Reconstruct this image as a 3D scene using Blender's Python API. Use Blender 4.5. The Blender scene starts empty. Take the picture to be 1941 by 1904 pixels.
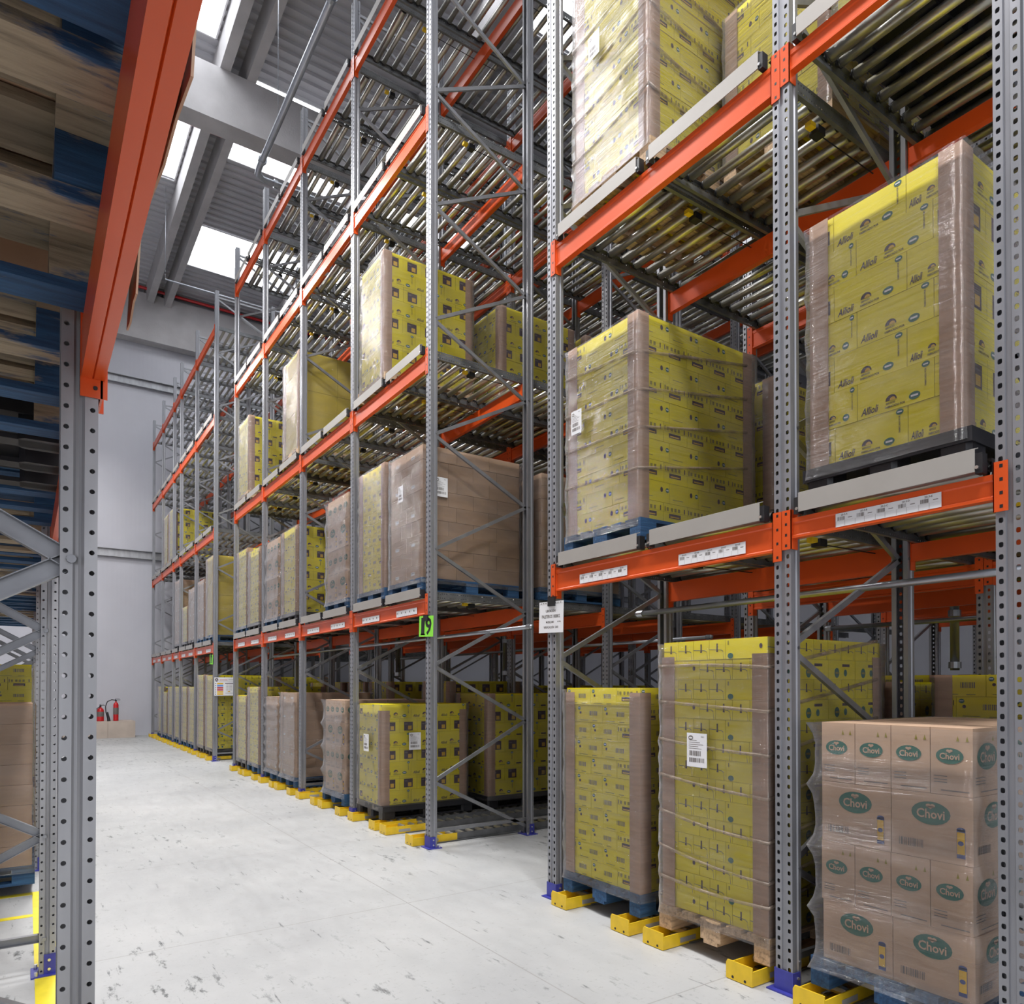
import bpy, math, random
from math import sin, cos, pi, radians
from mathutils import Vector, noise
random.seed(7)
SC = bpy.context.scene
COL = SC.collection
# ------------------------------------------------------------------ camera
cam = bpy.data.cameras.new('camera'); camo = bpy.data.objects.new('camera', cam); COL.objects.link(camo)
cam.sensor_width = 36.0; cam.sensor_fit = 'HORIZONTAL'; cam.lens = 1354.39 / 1941 * 36.0
cam.shift_y = (1286.5 - 952.0) / 1941
cam.clip_start = 0.02; cam.clip_end = 200
camo.location = (0, 0, 1.6)
camo.rotation_euler = (radians(90 + 0.595), 0, radians(-34.186))
SC.camera = camo
# ------------------------------------------------------------------ world, lights, exposure
SC.view_settings.view_transform = 'Standard'; SC.view_settings.look = 'None'
SC.view_settings.gamma = 1.0; SC.view_settings.use_curve_mapping = False
SC.view_settings.exposure = 0.58
W = bpy.data.worlds.new('World'); SC.world = W; W.use_nodes = True
W.node_tree.nodes['Background'].inputs[0].default_value = (0.90, 0.93, 1.0, 1)
W.node_tree.nodes['Background'].inputs[1].default_value = 0.95
SKYLIGHT = 4.0
LAMP_W = 165
cy = SC.cycles
cy.max_bounces = 6; cy.diffuse_bounces = 3; cy.glossy_bounces = 3; cy.transmission_bounces = 2
cy.transparent_max_bounces = 16; cy.caustics_reflective = False; cy.caustics_refractive = False
cy.sample_clamp_indirect = 4.0; cy.sample_clamp_direct = 0.0
cy.use_adaptive_sampling = True; cy.adaptive_threshold = 0.03

# ================================================================== materials
def nt(name):
    m = bpy.data.materials.new(name); m.use_nodes = True
    n = m.node_tree; b = n.nodes['Principled BSDF']; out = n.nodes['Material Output']
    return m, n, b, out
def N(n, typ, **kw):
    x = n.nodes.new(typ)
    for k, v in kw.items():
        if k.startswith('i_'):
            x.inputs[int(k[2:])].default_value = v
        else:
            setattr(x, k, v)
    return x
def math_n(n, op, a, b=None, c=None, clamp=False):
    x = n.nodes.new('ShaderNodeMath'); x.operation = op; x.use_clamp = clamp
    for i, v in enumerate((a, b, c)):
        if v is None: continue
        if isinstance(v, (int, float)): x.inputs[i].default_value = v
        else: n.links.new(v, x.inputs[i])
    return x.outputs[0]
def ramp(n, src, stops):
    r = n.nodes.new('ShaderNodeValToRGB'); n.links.new(src, r.inputs[0])
    el = r.color_ramp.elements
    while len(el) < len(stops): el.new(0.5)
    for e, (p, c) in zip(el, stops):
        e.position = p; e.color = (*c, 1) if len(c) == 3 else c
    return r.outputs[0]
def noise_n(n, scale, detail=3, vec=None, rough=0.5):
    t = n.nodes.new('ShaderNodeTexNoise'); t.inputs['Scale'].default_value = scale
    t.inputs['Detail'].default_value = detail; t.inputs['Roughness'].default_value = rough
    if vec is not None: n.links.new(vec, t.inputs['Vector'])
    return t.outputs['Fac']
def coord(n, kind='Object', sc=(1, 1, 1)):
    c = n.nodes.new('ShaderNodeTexCoord'); mp = n.nodes.new('ShaderNodeMapping')
    mp.inputs['Scale'].default_value = sc
    n.links.new(c.outputs[kind], mp.inputs[0]); return mp.outputs[0]
def bump(n, b, h, s, d=0.01):
    x = n.nodes.new('ShaderNodeBump'); x.inputs['Strength'].default_value = s; x.inputs['Distance'].default_value = d
    n.links.new(h, x.inputs['Height']); n.links.new(x.outputs[0], b.inputs['Normal'])
def mat(name, col, rough=0.5, metal=0.0, var=0.12, scale=6, sc=(1, 1, 1), spec=None, bmp=0, bscale=40):
    m, n, b, out = nt(name)
    v = coord(n, 'Object', sc)
    f = noise_n(n, scale, 4, v)
    lo = tuple(c * (1 - var) for c in col); hi = tuple(min(1, c * (1 + var)) for c in col)
    n.links.new(ramp(n, f, [(0.3, lo), (0.7, hi)]), b.inputs['Base Color'])
    b.inputs['Roughness'].default_value = rough; b.inputs['Metallic'].default_value = metal
    if spec is not None: b.inputs['Specular IOR Level'].default_value = spec
    if bmp: bump(n, b, noise_n(n, bscale, 2, v), bmp)
    return m
def cutout(m, maskf):
    """cut punched holes through a sheet-metal material; maskf(n,x,y,z) -> socket 1 inside a hole"""
    n = m.node_tree; out = n.nodes['Material Output']; b = n.nodes['Principled BSDF']
    c = n.nodes.new('ShaderNodeTexCoord'); s = n.nodes.new('ShaderNodeSeparateXYZ')
    n.links.new(c.outputs['Object'], s.inputs[0])
    f = maskf(n, s.outputs[0], s.outputs[1], s.outputs[2])
    t = n.nodes.new('ShaderNodeBsdfTransparent'); mx = n.nodes.new('ShaderNodeMixShader')
    n.links.new(f, mx.inputs[0]); n.links.new(b.outputs[0], mx.inputs[1]); n.links.new(t.outputs[0], mx.inputs[2])
    n.links.new(mx.outputs[0], out.inputs[0]); return m
def cell(n, v, pitch, half):      # distance-from-cell-centre test
    a = math_n(n, 'MODULO', math_n(n, 'ADD', v, 100 * pitch), pitch)
    return math_n(n, 'ABSOLUTE', math_n(n, 'SUBTRACT', a, pitch / 2))

GALV = (0.36, 0.365, 0.385)
M = {}
M['galv'] = mat('galvanised_steel', GALV, 0.42, 0.55, 0.18, 9, (1, 1, .25))
def post_mask(n, x, y, z):
    ay = math_n(n, 'ABSOLUTE', y)
    dy = math_n(n, 'DIVIDE', math_n(n, 'SUBTRACT', ay, 0.031), 0.0085)
    dz = math_n(n, 'DIVIDE', cell(n, z, 0.05, 0), 0.0108)
    r = math_n(n, 'ADD', math_n(n, 'POWER', math_n(n, 'ABSOLUTE', dy), 3.0), math_n(n, 'POWER', dz, 3.0))
    front = math_n(n, 'LESS_THAN', math_n(n, 'ABSOLUTE', x), 0.004)
    return math_n(n, 'MULTIPLY', math_n(n, 'LESS_THAN', r, 1.0), front)
M['post'] = cutout(mat('galvanised_post_steel', (0.30, 0.305, 0.33), 0.42, 0.55, 0.15, 9, (1, 1, .2)), post_mask)
def lpost_mask(n, x, y, z):
    ax = math_n(n, 'ABSOLUTE', x)
    a = math_n(n, 'ABSOLUTE', math_n(n, 'SUBTRACT', ax, 0.012)); b = math_n(n, 'ABSOLUTE', math_n(n, 'SUBTRACT', ax, 0.067))
    d = math_n(n, 'MINIMUM', a, b); dz = cell(n, z, 0.05, 0)
    r = math_n(n, 'ADD', math_n(n, 'POWER', math_n(n, 'DIVIDE', d, 0.0058), 2.0), math_n(n, 'POWER', math_n(n, 'DIVIDE', dz, 0.0058), 2.0))
    side = math_n(n, 'GREATER_THAN', math_n(n, 'ABSOLUTE', y), 0.044)
    return math_n(n, 'MULTIPLY', math_n(n, 'LESS_THAN', r, 1.0), side)
M['lpost'] = cutout(mat('galvanised_left_post_steel', (0.36, 0.36, 0.375), 0.42, 0.5, 0.15, 9, (1, 1, .2)), lpost_mask)
def rail_mask(n, x, y, z):
    dx = cell(n, x, 0.025, 0); dz = math_n(n, 'MINIMUM', math_n(n, 'ABSOLUTE', math_n(n, 'SUBTRACT', z, 0.022)), math_n(n, 'ABSOLUTE', math_n(n, 'SUBTRACT', z, 0.064)))
    r = math_n(n, 'ADD', math_n(n, 'POWER', math_n(n, 'DIVIDE', dx, 0.0045), 2.0), math_n(n, 'POWER', math_n(n, 'DIVIDE', dz, 0.0045), 2.0))
    return math_n(n, 'LESS_THAN', r, 1.0)
M['rail'] = cutout(mat('perforated_rail_steel', (0.17, 0.175, 0.18), 0.45, 0.5, 0.2, 9), rail_mask)
M['rail_plain'] = mat('rail_steel', (0.19, 0.195, 0.205), 0.45, 0.5, 0.2, 9)
M['roller'] = mat('zinc_roller_steel', (0.46, 0.45, 0.41), 0.34, 0.85, 0.1, 5)
M['brace'] = mat('galvanised_brace_steel', (0.30, 0.305, 0.325), 0.38, 0.6, 0.15, 9)
M['orange'] = mat('orange_paint', (0.70, 0.088, 0.014), 0.32, 0.0, 0.06, 3)
M['yellow'] = mat('yellow_guard_paint', (0.78, 0.52, 0.02), 0.4, 0.0, 0.1, 12)
M['blue_base'] = mat('blue_base_paint', (0.045, 0.05, 0.33), 0.4, 0.0, 0.15, 12)
M['stop'] = mat('grey_stop_paint', (0.36, 0.34, 0.315), 0.45, 0.0, 0.04, 4)
M['black'] = mat('black_plastic', (0.012, 0.012, 0.014), 0.45, 0.0, 0.3, 8)
M['bolt'] = mat('bright_bolt_steel', (0.7, 0.7, 0.7), 0.3, 0.9, 0.1, 8)
M['board'] = mat('brown_corner_board', (0.47, 0.30, 0.205), 0.75, 0, 0.1, 5, (1, 1, 8))
M['kraft'] = mat('kraft_cardboard', (0.50, 0.325, 0.21), 0.75, 0, 0.1, 4, (1, 1, 3))
M['kraft2'] = mat('pale_kraft_cardboard', (0.56, 0.38, 0.26), 0.75, 0, 0.1, 4, (1, 1, 3))
M['ycart'] = mat('yellow_cardboard', (0.90, 0.76, 0.004), 0.6, 0, 0.08, 3, (1, 1, 3))
M['ycart2'] = mat('ochre_yellow_cardboard', (0.66, 0.50, 0.03), 0.6, 0, 0.08, 3, (1, 1, 3))
M['ink'] = mat('aubergine_ink', (0.05, 0.022, 0.04), 0.6, 0, 0.1)
M['green'] = mat('green_ink', (0.018, 0.135, 0.10), 0.6, 0, 0.1)
M['white'] = mat('white_paper', (0.80, 0.80, 0.82), 0.6, 0, 0.02)
M['grey'] = mat('grey_ink', (0.16, 0.14, 0.13), 0.6, 0, 0.1)
M['amber'] = mat('amber_ink', (0.75, 0.45, 0.03), 0.6, 0, 0.1)
M['olive'] = mat('olive_ink', (0.30, 0.25, 0.02), 0.6, 0, 0.1)
M['navy'] = mat('navy_ink', (0.05, 0.08, 0.25), 0.6, 0, 0.1)
M['lime'] = mat('lime_paper', (0.28, 0.85, 0.06), 0.6, 0, 0.03)
M['red'] = mat('red_enamel', (0.55, 0.015, 0.02), 0.3, 0, 0.05)
M['skyblue'] = mat('blue_ink', (0.10, 0.28, 0.75), 0.6, 0, 0.05)
M['pinkred'] = mat('red_ink', (0.5, 0.05, 0.06), 0.6, 0, 0.05)
M['plasblk'] = mat('black_pallet_plastic', (0.02, 0.02, 0.024), 0.42, 0, 0.3, 8)
M['concrete'] = mat('precast_concrete', (0.50, 0.485, 0.49), 0.85, 0, 0.12, 1.6, bmp=0.3, bscale=25)
M['pipe'] = mat('galvanised_pipe', (0.42, 0.44, 0.48), 0.33, 0.8, 0.1, 5)
M['block'] = mat('plinth_render', (0.50, 0.42, 0.36), 0.85, 0, 0.1, 3)

def wood(name, blue=0.0, base=(0.46, 0.33, 0.20)):
    m, n, b, out = nt(name)
    v = coord(n, 'Object', (1.2, 14, 14)); f = noise_n(n, 3, 6, v, 0.65)
    dk = tuple(c * 0.45 for c in base)
    g = n.nodes.new('ShaderNodeMix'); g.data_type = 'RGBA'
    c1 = ramp(n, f, [(0.32, dk), (0.5, base), (0.75, tuple(min(1, c * 1.3) for c in base))])
    if blue > 0:
        v2 = coord(n, 'Object', (.35, 1.6, 1.6)); info = n.nodes.new('ShaderNodeObjectInfo')
        rnd = math_n(n, 'MULTIPLY', info.outputs['Random'], 0.35)
        f2 = math_n(n, 'ADD', noise_n(n, 7, 6, v2, 0.7), rnd)
        k = ramp(n, f2, [(0.62 - 0.45 * blue, (0, 0, 0)), (0.70 - 0.45 * blue, (1, 1, 1))])
        c2 = ramp(n, f, [(0.3, (0.012, 0.035, 0.09)), (0.7, (0.035, 0.12, 0.26))])
        mx = n.nodes.new('ShaderNodeMixRGB'); n.links.new(k, mx.inputs[0]); n.links.new(c1, mx.inputs[1]); n.links.new(c2, mx.inputs[2])
        n.links.new(mx.outputs[0], b.inputs['Base Color'])
    else:
        n.links.new(c1, b.inputs['Base Color'])
    n.nodes.remove(g)
    b.inputs['Roughness'].default_value = 0.75; bump(n, b, f, 0.4)
    return m
M['wood'] = wood('weathered_pallet_wood', 0.0, (0.52, 0.36, 0.22))
M['bluewood'] = wood('blue_painted_wood', 1.2)
M['mixwood'] = wood('worn_blue_and_bare_wood', 0.10, (0.34, 0.27, 0.185))

def film_mat():
    m = bpy.data.materials.new('stretch_film'); m.use_nodes = True; n = m.node_tree; n.nodes.clear()
    out = n.nodes.new('ShaderNodeOutputMaterial')
    tr = n.nodes.new('ShaderNodeBsdfTransparent'); tr.inputs[0].default_value = (0.995, 0.99, 0.99, 1)
    gl = n.nodes.new('ShaderNodeBsdfGlossy'); gl.inputs['Roughness'].default_value = 0.12
    df = n.nodes.new('ShaderNodeBsdfDiffuse'); df.inputs[0].default_value = (0.86, 0.83, 0.84, 1)
    v1 = coord(n, 'Object', (1.5, 1.5, 45)); f1 = noise_n(n, 1.6, 5, v1, 0.6)
    v2 = coord(n, 'Object', (1, 1, 2.4)); f2 = noise_n(n, 2.3, 3, v2)
    h = math_n(n, 'ADD', math_n(n, 'MULTIPLY', f1, 0.7), math_n(n, 'MULTIPLY', f2, 1.2))
    bp = n.nodes.new('ShaderNodeBump'); bp.inputs['Strength'].default_value = 0.8; bp.inputs['Distance'].default_value = 0.02
    n.links.new(h, bp.inputs['Height']); n.links.new(bp.outputs[0], gl.inputs['Normal'])
    lw = n.nodes.new('ShaderNodeLayerWeight'); lw.inputs[0].default_value = 0.35; n.links.new(bp.outputs[0], lw.inputs['Normal'])
    streak = ramp(n, f1, [(0.35, (0, 0, 0)), (0.75, (1, 1, 1))])
    cloud = ramp(n, f2, [(0.38, (0, 0, 0)), (0.7, (1, 1, 1))])
    haze = math_n(n, 'ADD', math_n(n, 'MULTIPLY', streak, 0.045), math_n(n, 'MULTIPLY', cloud, 0.055))
    haze = math_n(n, 'ADD', haze, 0.0)
    haze = math_n(n, 'ADD', haze, math_n(n, 'MULTIPLY', math_n(n, 'POWER', lw.outputs['Facing'], 3.5), 0.75), clamp=True)
    gf = math_n(n, 'MULTIPLY', math_n(n, 'ADD', lw.outputs['Fresnel'], 0.03), 0.75, clamp=True)
    a = n.nodes.new('ShaderNodeMixShader'); n.links.new(haze, a.inputs[0]); n.links.new(tr.outputs[0], a.inputs[1]); n.links.new(df.outputs[0], a.inputs[2])
    b = n.nodes.new('ShaderNodeMixShader'); n.links.new(gf, b.inputs[0]); n.links.new(a.outputs[0], b.inputs[1]); n.links.new(gl.outputs[0], b.inputs[2])
    n.links.new(b.outputs[0], out.inputs[0])
    return m
M['film'] = film_mat()
def fold_mat():
    m, n, b, out = nt('gathered_film'); b.inputs['Base Color'].default_value = (.36, .28, .22, 1); b.inputs['Roughness'].default_value = .25
    t = n.nodes.new('ShaderNodeBsdfTransparent'); mx = n.nodes.new('ShaderNodeMixShader')
    f = ramp(n, noise_n(n, 9, 2, coord(n, 'Object', (1, 1, 3))), [(.3, (.05, .05, .05)), (.7, (.65, .65, .65))])
    n.links.new(f, mx.inputs[0]); n.links.new(t.outputs[0], mx.inputs[1]); n.links.new(b.outputs[0], mx.inputs[2]); n.links.new(mx.outputs[0], out.inputs[0]); return m
M['fold'] = fold_mat()

def floor_mat():
    m, n, b, out = nt('polished_concrete_floor')
    v = coord(n, 'Object')
    f = noise_n(n, 0.55, 5, v, 0.6)
    base = ramp(n, f, [(0.3, (0.38, 0.385, 0.39)), (0.5, (0.455, 0.46, 0.46)), (0.72, (0.53, 0.53, 0.525))])
    f2 = noise_n(n, 5.5, 6, coord(n, 'Object', (1.6, 0.55, 1)), 0.72)
    sc = ramp(n, f2, [(0.585, (1, 1, 1)), (0.625, (0.55, 0.56, 0.56)), (0.67, (0.20, 0.20, 0.20))])
    f3 = noise_n(n, 22, 4, coord(n, 'Object', (1, 1.6, 1)), 0.7)
    sp = ramp(n, f3, [(0.60, (1, 1, 1)), (0.72, (0.70, 0.69, 0.67))])
    f4 = noise_n(n, 3.0, 5, coord(n, 'Object', (5.5, 0.7, 1)), 0.7)
    st = ramp(n, f4, [(0.63, (1, 1, 1)), (0.69, (0.38, 0.39, 0.40))])
    area = ramp(n, noise_n(n, 0.35, 2, v), [(0.42, (1, 1, 1)), (0.58, (0, 0, 0))])
    mm = n.nodes.new('ShaderNodeMixRGB'); mm.inputs[2].default_value = (1, 1, 1, 1)
    n.links.new(area, mm.inputs[0]); n.links.new(sc, mm.inputs[1])
    m1 = n.nodes.new('ShaderNodeMixRGB'); m1.blend_type = 'MULTIPLY'; m1.inputs[0].default_value = 1
    n.links.new(base, m1.inputs[1]); n.links.new(mm.outputs[0], m1.inputs[2])
    m2 = n.nodes.new('ShaderNodeMixRGB'); m2.blend_type = 'MULTIPLY'; m2.inputs[0].default_value = 1
    m0 = n.nodes.new('ShaderNodeMixRGB'); m0.blend_type = 'MULTIPLY'; m0.inputs[0].default_value = 1; n.links.new(sp, m0.inputs[1]); n.links.new(st, m0.inputs[2])
    n.links.new(m1.outputs[0], m2.inputs[1]); n.links.new(m0.outputs[0], m2.inputs[2])
    # saw-cut joints along the aisle and across it
    s = n.nodes.new('ShaderNodeSeparateXYZ'); n.links.new(v, s.inputs[0])
    jx = math_n(n, 'LESS_THAN', math_n(n, 'ABSOLUTE', math_n(n, 'SUBTRACT', s.outputs[0], 2.33)), 0.004)
    jy = math_n(n, 'LESS_THAN', cell(n, math_n(n, 'SUBTRACT', s.outputs[1], 0.05 + 1.45 - 2.2 + 0.0), 2.2 * 1.0, 0), 0.004)
    j = math_n(n, 'MAXIMUM', jx, jy)
    m3 = n.nodes.new('ShaderNodeMixRGB'); m3.inputs[2].default_value = (0.30, 0.29, 0.28, 1)
    n.links.new(math_n(n, 'MULTIPLY', j, 0.75), m3.inputs[0]); n.links.new(m2.outputs[0], m3.inputs[1])
    n.links.new(m3.outputs[0], b.inputs['Base Color'])
    rr = ramp(n, f2, [(0.4, (0.38, 0.38, 0.38)), (0.7, (0.6, 0.6, 0.6))]); n.links.new(rr, b.inputs['Roughness'])
    b.inputs['Specular IOR Level'].default_value = 0.35
    return m
M['floor'] = floor_mat()
def wall_mat():
    m, n, b, out = nt('white_sandwich_panel')
    v = coord(n, 'Object'); s = n.nodes.new('ShaderNodeSeparateXYZ'); n.links.new(v, s.inputs[0])
    w = cell(n, s.outputs[0], 0.13, 0); g = ramp(n, w, [(0.0, (0.0, 0.0, 0.0)), (0.012, (1, 1, 1))])
    n.links.new(ramp(n, noise_n(n, 0.8, 3, v), [(0.3, (0.50, 0.50, 0.55)), (0.7, (0.55, 0.55, 0.60))]), b.inputs['Base Color'])
    bump(n, b, math_n(n, 'MULTIPLY', w, 20), 0.06, 0.01)
    b.inputs['Roughness'].default_value = 0.35
    return m
M['wall'] = wall_mat()
M['deck'] = mat('painted_roof_deck', (0.50, 0.50, 0.53), 0.45, 0.1, 0.05, 2)
def emit(name, col, s):
    m = bpy.data.materials.new(name); m.use_nodes = True; n = m.node_tree; n.nodes.clear()
    o = n.nodes.new('ShaderNodeOutputMaterial'); e = n.nodes.new('ShaderNodeEmission')
    e.inputs[0].default_value = (*col, 1); e.inputs[1].default_value = s; n.links.new(e.outputs[0], o.inputs[0]); return m
M['sky'] = emit('daylit_skylight_sheet', (0.93, 0.96, 1.0), SKYLIGHT)

# ================================================================== mesh builder
class MB:
    def __init__(s): s.v = []; s.f = []; s.m = []
    def add(s, vs, fs, m=0):
        o = len(s.v); s.v += [tuple(p) for p in vs]; s.f += [tuple(i + o for i in f) for f in fs]; s.m += [m] * len(fs)
    def box(s, x0, x1, y0, y1, z0, z1, m=0):
        if x0 > x1: x0, x1 = x1, x0
        if y0 > y1: y0, y1 = y1, y0
        vs = [(x0, y0, z0), (x1, y0, z0), (x1, y1, z0), (x0, y1, z0), (x0, y0, z1), (x1, y0, z1), (x1, y1, z1), (x0, y1, z1)]
        s.add(vs, [(0, 3, 2, 1), (4, 5, 6, 7), (0, 1, 5, 4), (1, 2, 6, 5), (2, 3, 7, 6), (3, 0, 4, 7)], m)
    def cyl(s, p0, p1, r, n=12, m=0, r1=None, cap=True):
        p0, p1 = Vector(p0), Vector(p1); d = (p1 - p0).normalized(); r1 = r if r1 is None else r1
        a = d.orthogonal().normalized(); b = d.cross(a)
        vs = [p0 + (a * cos(2 * pi * i / n) + b * sin(2 * pi * i / n)) * r for i in range(n)] + [p1 + (a * cos(2 * pi * i / n) + b * sin(2 * pi * i / n)) * r1 for i in range(n)]
        fs = [(i, (i + 1) % n, n + (i + 1) % n, n + i) for i in range(n)]
        if cap: fs += [tuple(range(n - 1, -1, -1)), tuple(range(n, 2 * n))]
        s.add(vs, fs, m)
    def tube(s, pts, r, n=10, m=0):
        pts = [Vector(p) for p in pts]; rings = []; a = None
        for i, p in enumerate(pts):
            d = (pts[min(i + 1, len(pts) - 1)] - pts[max(i - 1, 0)]).normalized()
            a = d.orthogonal().normalized() if a is None else (a - d * a.dot(d)).normalized()
            b = d.cross(a); rings.append([p + (a * cos(2 * pi * k / n) + b * sin(2 * pi * k / n)) * r for k in range(n)])
        vs = [q for R in rings for q in R]
        fs = [(i * n + k, i * n + (k + 1) % n, (i + 1) * n + (k + 1) % n, (i + 1) * n + k) for i in range(len(pts) - 1) for k in range(n)]
        fs += [tuple(range(n - 1, -1, -1)), tuple((len(pts) - 1) * n + k for k in range(n))]
        s.add(vs, fs, m)
    def lathe(s, prof, c=(0, 0, 0), n=20, m=0):
        vs = [(c[0] + r * cos(2 * pi * k / n), c[1] + r * sin(2 * pi * k / n), c[2] + z) for r, z in prof for k in range(n)]
        fs = [(i * n + k, i * n + (k + 1) % n, (i + 1) * n + (k + 1) % n, (i + 1) * n + k) for i in range(len(prof) - 1) for k in range(n)]
        s.add(vs, fs, m)
    def prism(s, poly, a, b, m=0, axis='z', cap=False):
        """extrude closed 2-D polygon; axis z: poly=(x,y); y: poly=(x,z); x: poly=(y,z)"""
        mk = {'z': lambda p, t: (p[0], p[1], t), 'y': lambda p, t: (p[0], t, p[1]), 'x': lambda p, t: (t, p[0], p[1])}[axis]
        n = len(poly)
        vs = [mk(p, a) for p in poly] + [mk(p, b) for p in poly]
        fs = [(i, (i + 1) % n, n + (i + 1) % n, n + i) for i in range(n)]
        if cap: fs += [tuple(range(n - 1, -1, -1)), tuple(range(n, 2 * n))]
        s.add(vs, fs, m)
    def data(s, name, mats, smooth=False):
        me = bpy.data.meshes.new(name); me.from_pydata(s.v, [], s.f)
        for x in mats: me.materials.append(x)
        if len(mats) > 1: me.polygons.foreach_set('material_index', s.m)
        if smooth: me.polygons.foreach_set('use_smooth', [True] * len(me.polygons))
        me.update(); return me
def sheet(pts, t):
    """closed thin polygon around an open polyline (sheet-metal section)"""
    P = [Vector(p) for p in pts]; off = []
    for i, p in enumerate(P):
        d = (P[min(i + 1, len(P) - 1)] - P[max(i - 1, 0)]).normalized(); off.append(p + Vector((-d[1], d[0])) * t)
    return [tuple(p) for p in P] + [tuple(p) for p in reversed(off)]
def beam_between(mb, p0, p1, w, h, up=(0, 1, 0), m=0, t=0.004):
    """C-channel between two points; open side away from up"""
    p0, p1 = Vector(p0), Vector(p1); d = (p1 - p0).normalized(); u = Vector(up); u = (u - d * u.dot(d)).normalized(); s = d.cross(u)
    poly = [(-w / 2, 0), (w / 2, 0), (w / 2, -h), (w / 2 - t, -h), (w / 2 - t, -t), (-w / 2 + t, -t), (-w / 2 + t, -h), (-w / 2, -h)]
    n = len(poly); vs = [p0 + s * a + u * b for a, b in poly] + [p1 + s * a + u * b for a, b in poly]
    mb.add(vs, [(i, (i + 1) % n, n + (i + 1) % n, n + i) for i in range(n)], m)

def obj(name, data, parent=None, loc=(0, 0, 0), rot=None, label=None, kind=None):
    o = bpy.data.objects.new(name, data); COL.objects.link(o); o.location = loc
    if rot: o.rotation_euler = rot
    if parent: o.parent = parent
    if label: o['label'] = label
    if kind: o['kind'] = kind
    return o
LABELS = {}
def tag(o, label, cat, group=None):
    o['label'] = label; o['category'] = cat
    if group: o['group'] = group
    if label in LABELS and LABELS[label] != group: print('DUPLABEL', label)
    if len(label.split()) > 16 or len(label.split()) < 4: print('LABELLEN', label)
    LABELS[label] = group
    return o
def thing(name, label, cat, loc=(0, 0, 0), group=None, rz=0):
    return tag(obj(name, None, None, loc, (0, 0, rz) if rz else None), label, cat, group)

# ---- text ----
_T = {}
def text_mesh(s, shear=0.0):
    k = (s, shear)
    if k in _T: return _T[k]
    cu = bpy.data.curves.new('t', 'FONT'); cu.body = s; cu.size = 1; cu.resolution_u = 2; cu.offset = 0.02; cu.shear = shear
    o = bpy.data.objects.new('t', cu); COL.objects.link(o)
    dg = bpy.context.evaluated_depsgraph_get(); me = o.evaluated_get(dg).to_mesh()
    vs = [(v.co.x, v.co.y) for v in me.vertices]; fs = [tuple(p.vertices) for p in me.polygons]
    o.evaluated_get(dg).to_mesh_clear(); bpy.data.objects.remove(o); bpy.data.curves.remove(cu)
    if not vs: vs = [(0, 0)]
    x0 = min(v[0] for v in vs); x1 = max(v[0] for v in vs); y0 = min(v[1] for v in vs); y1 = max(v[1] for v in vs)
    vs = [((x - x0) / (x1 - x0 + 1e-9), (y - y0) / (y1 - y0 + 1e-9)) for x, y in vs]
    _T[k] = (vs, fs, (x1 - x0) / (y1 - y0 + 1e-9)); return _T[k]

class Face:
    """printing surface: origin bottom-left, U right, V up, on a mesh builder"""
    def __init__(s, mb, o, U, V, lift=0.0012):
        s.mb = mb; s.o = Vector(o); s.U = Vector(U); s.V = Vector(V); s.n = s.U.cross(s.V); s.l = lift
    def p(s, u, v, k=1): return s.o + s.U * u + s.V * v + s.n * s.l * k
    def rect(s, u0, v0, u1, v1, m, k=1): s.mb.add([s.p(u0, v0, k), s.p(u1, v0, k), s.p(u1, v1, k), s.p(u0, v1, k)], [(0, 1, 2, 3)], m)
    def ell(s, cu, cv, ru, rv, m, k=1, n=18, a0=0, a1=2 * pi):
        full = abs(a1 - a0 - 2 * pi) < 1e-6; c = n if full else n + 1
        s.mb.add([s.p(cu + ru * cos(a0 + (a1 - a0) * i / n), cv + rv * sin(a0 + (a1 - a0) * i / n), k) for i in range(c)], [tuple(range(c))], m)
    def text(s, t, u, v, w, h, m, k=1, shear=0, vert=False):
        vs, fs, _ = text_mesh(t, shear)
        if vert: pts = [s.p(u + h * (1 - y) if False else u + y * h * -1 + h, v + x * w, k) for x, y in vs]
        else: pts = [s.p(u + x * w, v + y * h, k) for x, y in vs]
        s.mb.add(pts, fs, m)
    def bars(s, u0, v0, u1, v1, m, n=11, k=1, seed=1):
        r = random.Random(seed); u = u0; st = (u1 - u0) / n
        for i in range(n):
            w = st * r.choice((0.35, 0.55, 0.75)); s.rect(u0 + st * i, v0, u0 + st * i + w, v1, m, k)
# print slots on every carton mesh
PR = ['paper', 'ink', 'green', 'white', 'grey', 'amber', 'navy', 'olive']
INK, GRN, WHT, GRY, AMB, NAV, OLV = 1, 2, 3, 4, 5, 6, 7
def chovi(F, cu, cv, r, k=1, lite=False, fg=0):
    F.ell(cu, cv, r, r * 0.62, GRN, k, 20)
    if lite:
        F.rect(cu - r * .6, cv - r * .15, cu + r * .6, cv + r * .12, fg, k + 1); return
    F.text('Chovi', cu - r * .72, cv - r * .28, r * 1.44, r * .50, fg, k + 1)
    F.ell(cu - r * .11, cv + r * .40, r * .13, r * .10, fg, k + 1, 8); F.ell(cu + r * .11, cv + r * .40, r * .13, r * .10, fg, k + 1, 8)
    F.mb.add([F.p(cu - r * .22, cv + r * .38, k + 1), F.p(cu, cv + r * .22, k + 1), F.p(cu + r * .22, cv + r * .38, k + 1)], [(0, 1, 2)], fg)
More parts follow.
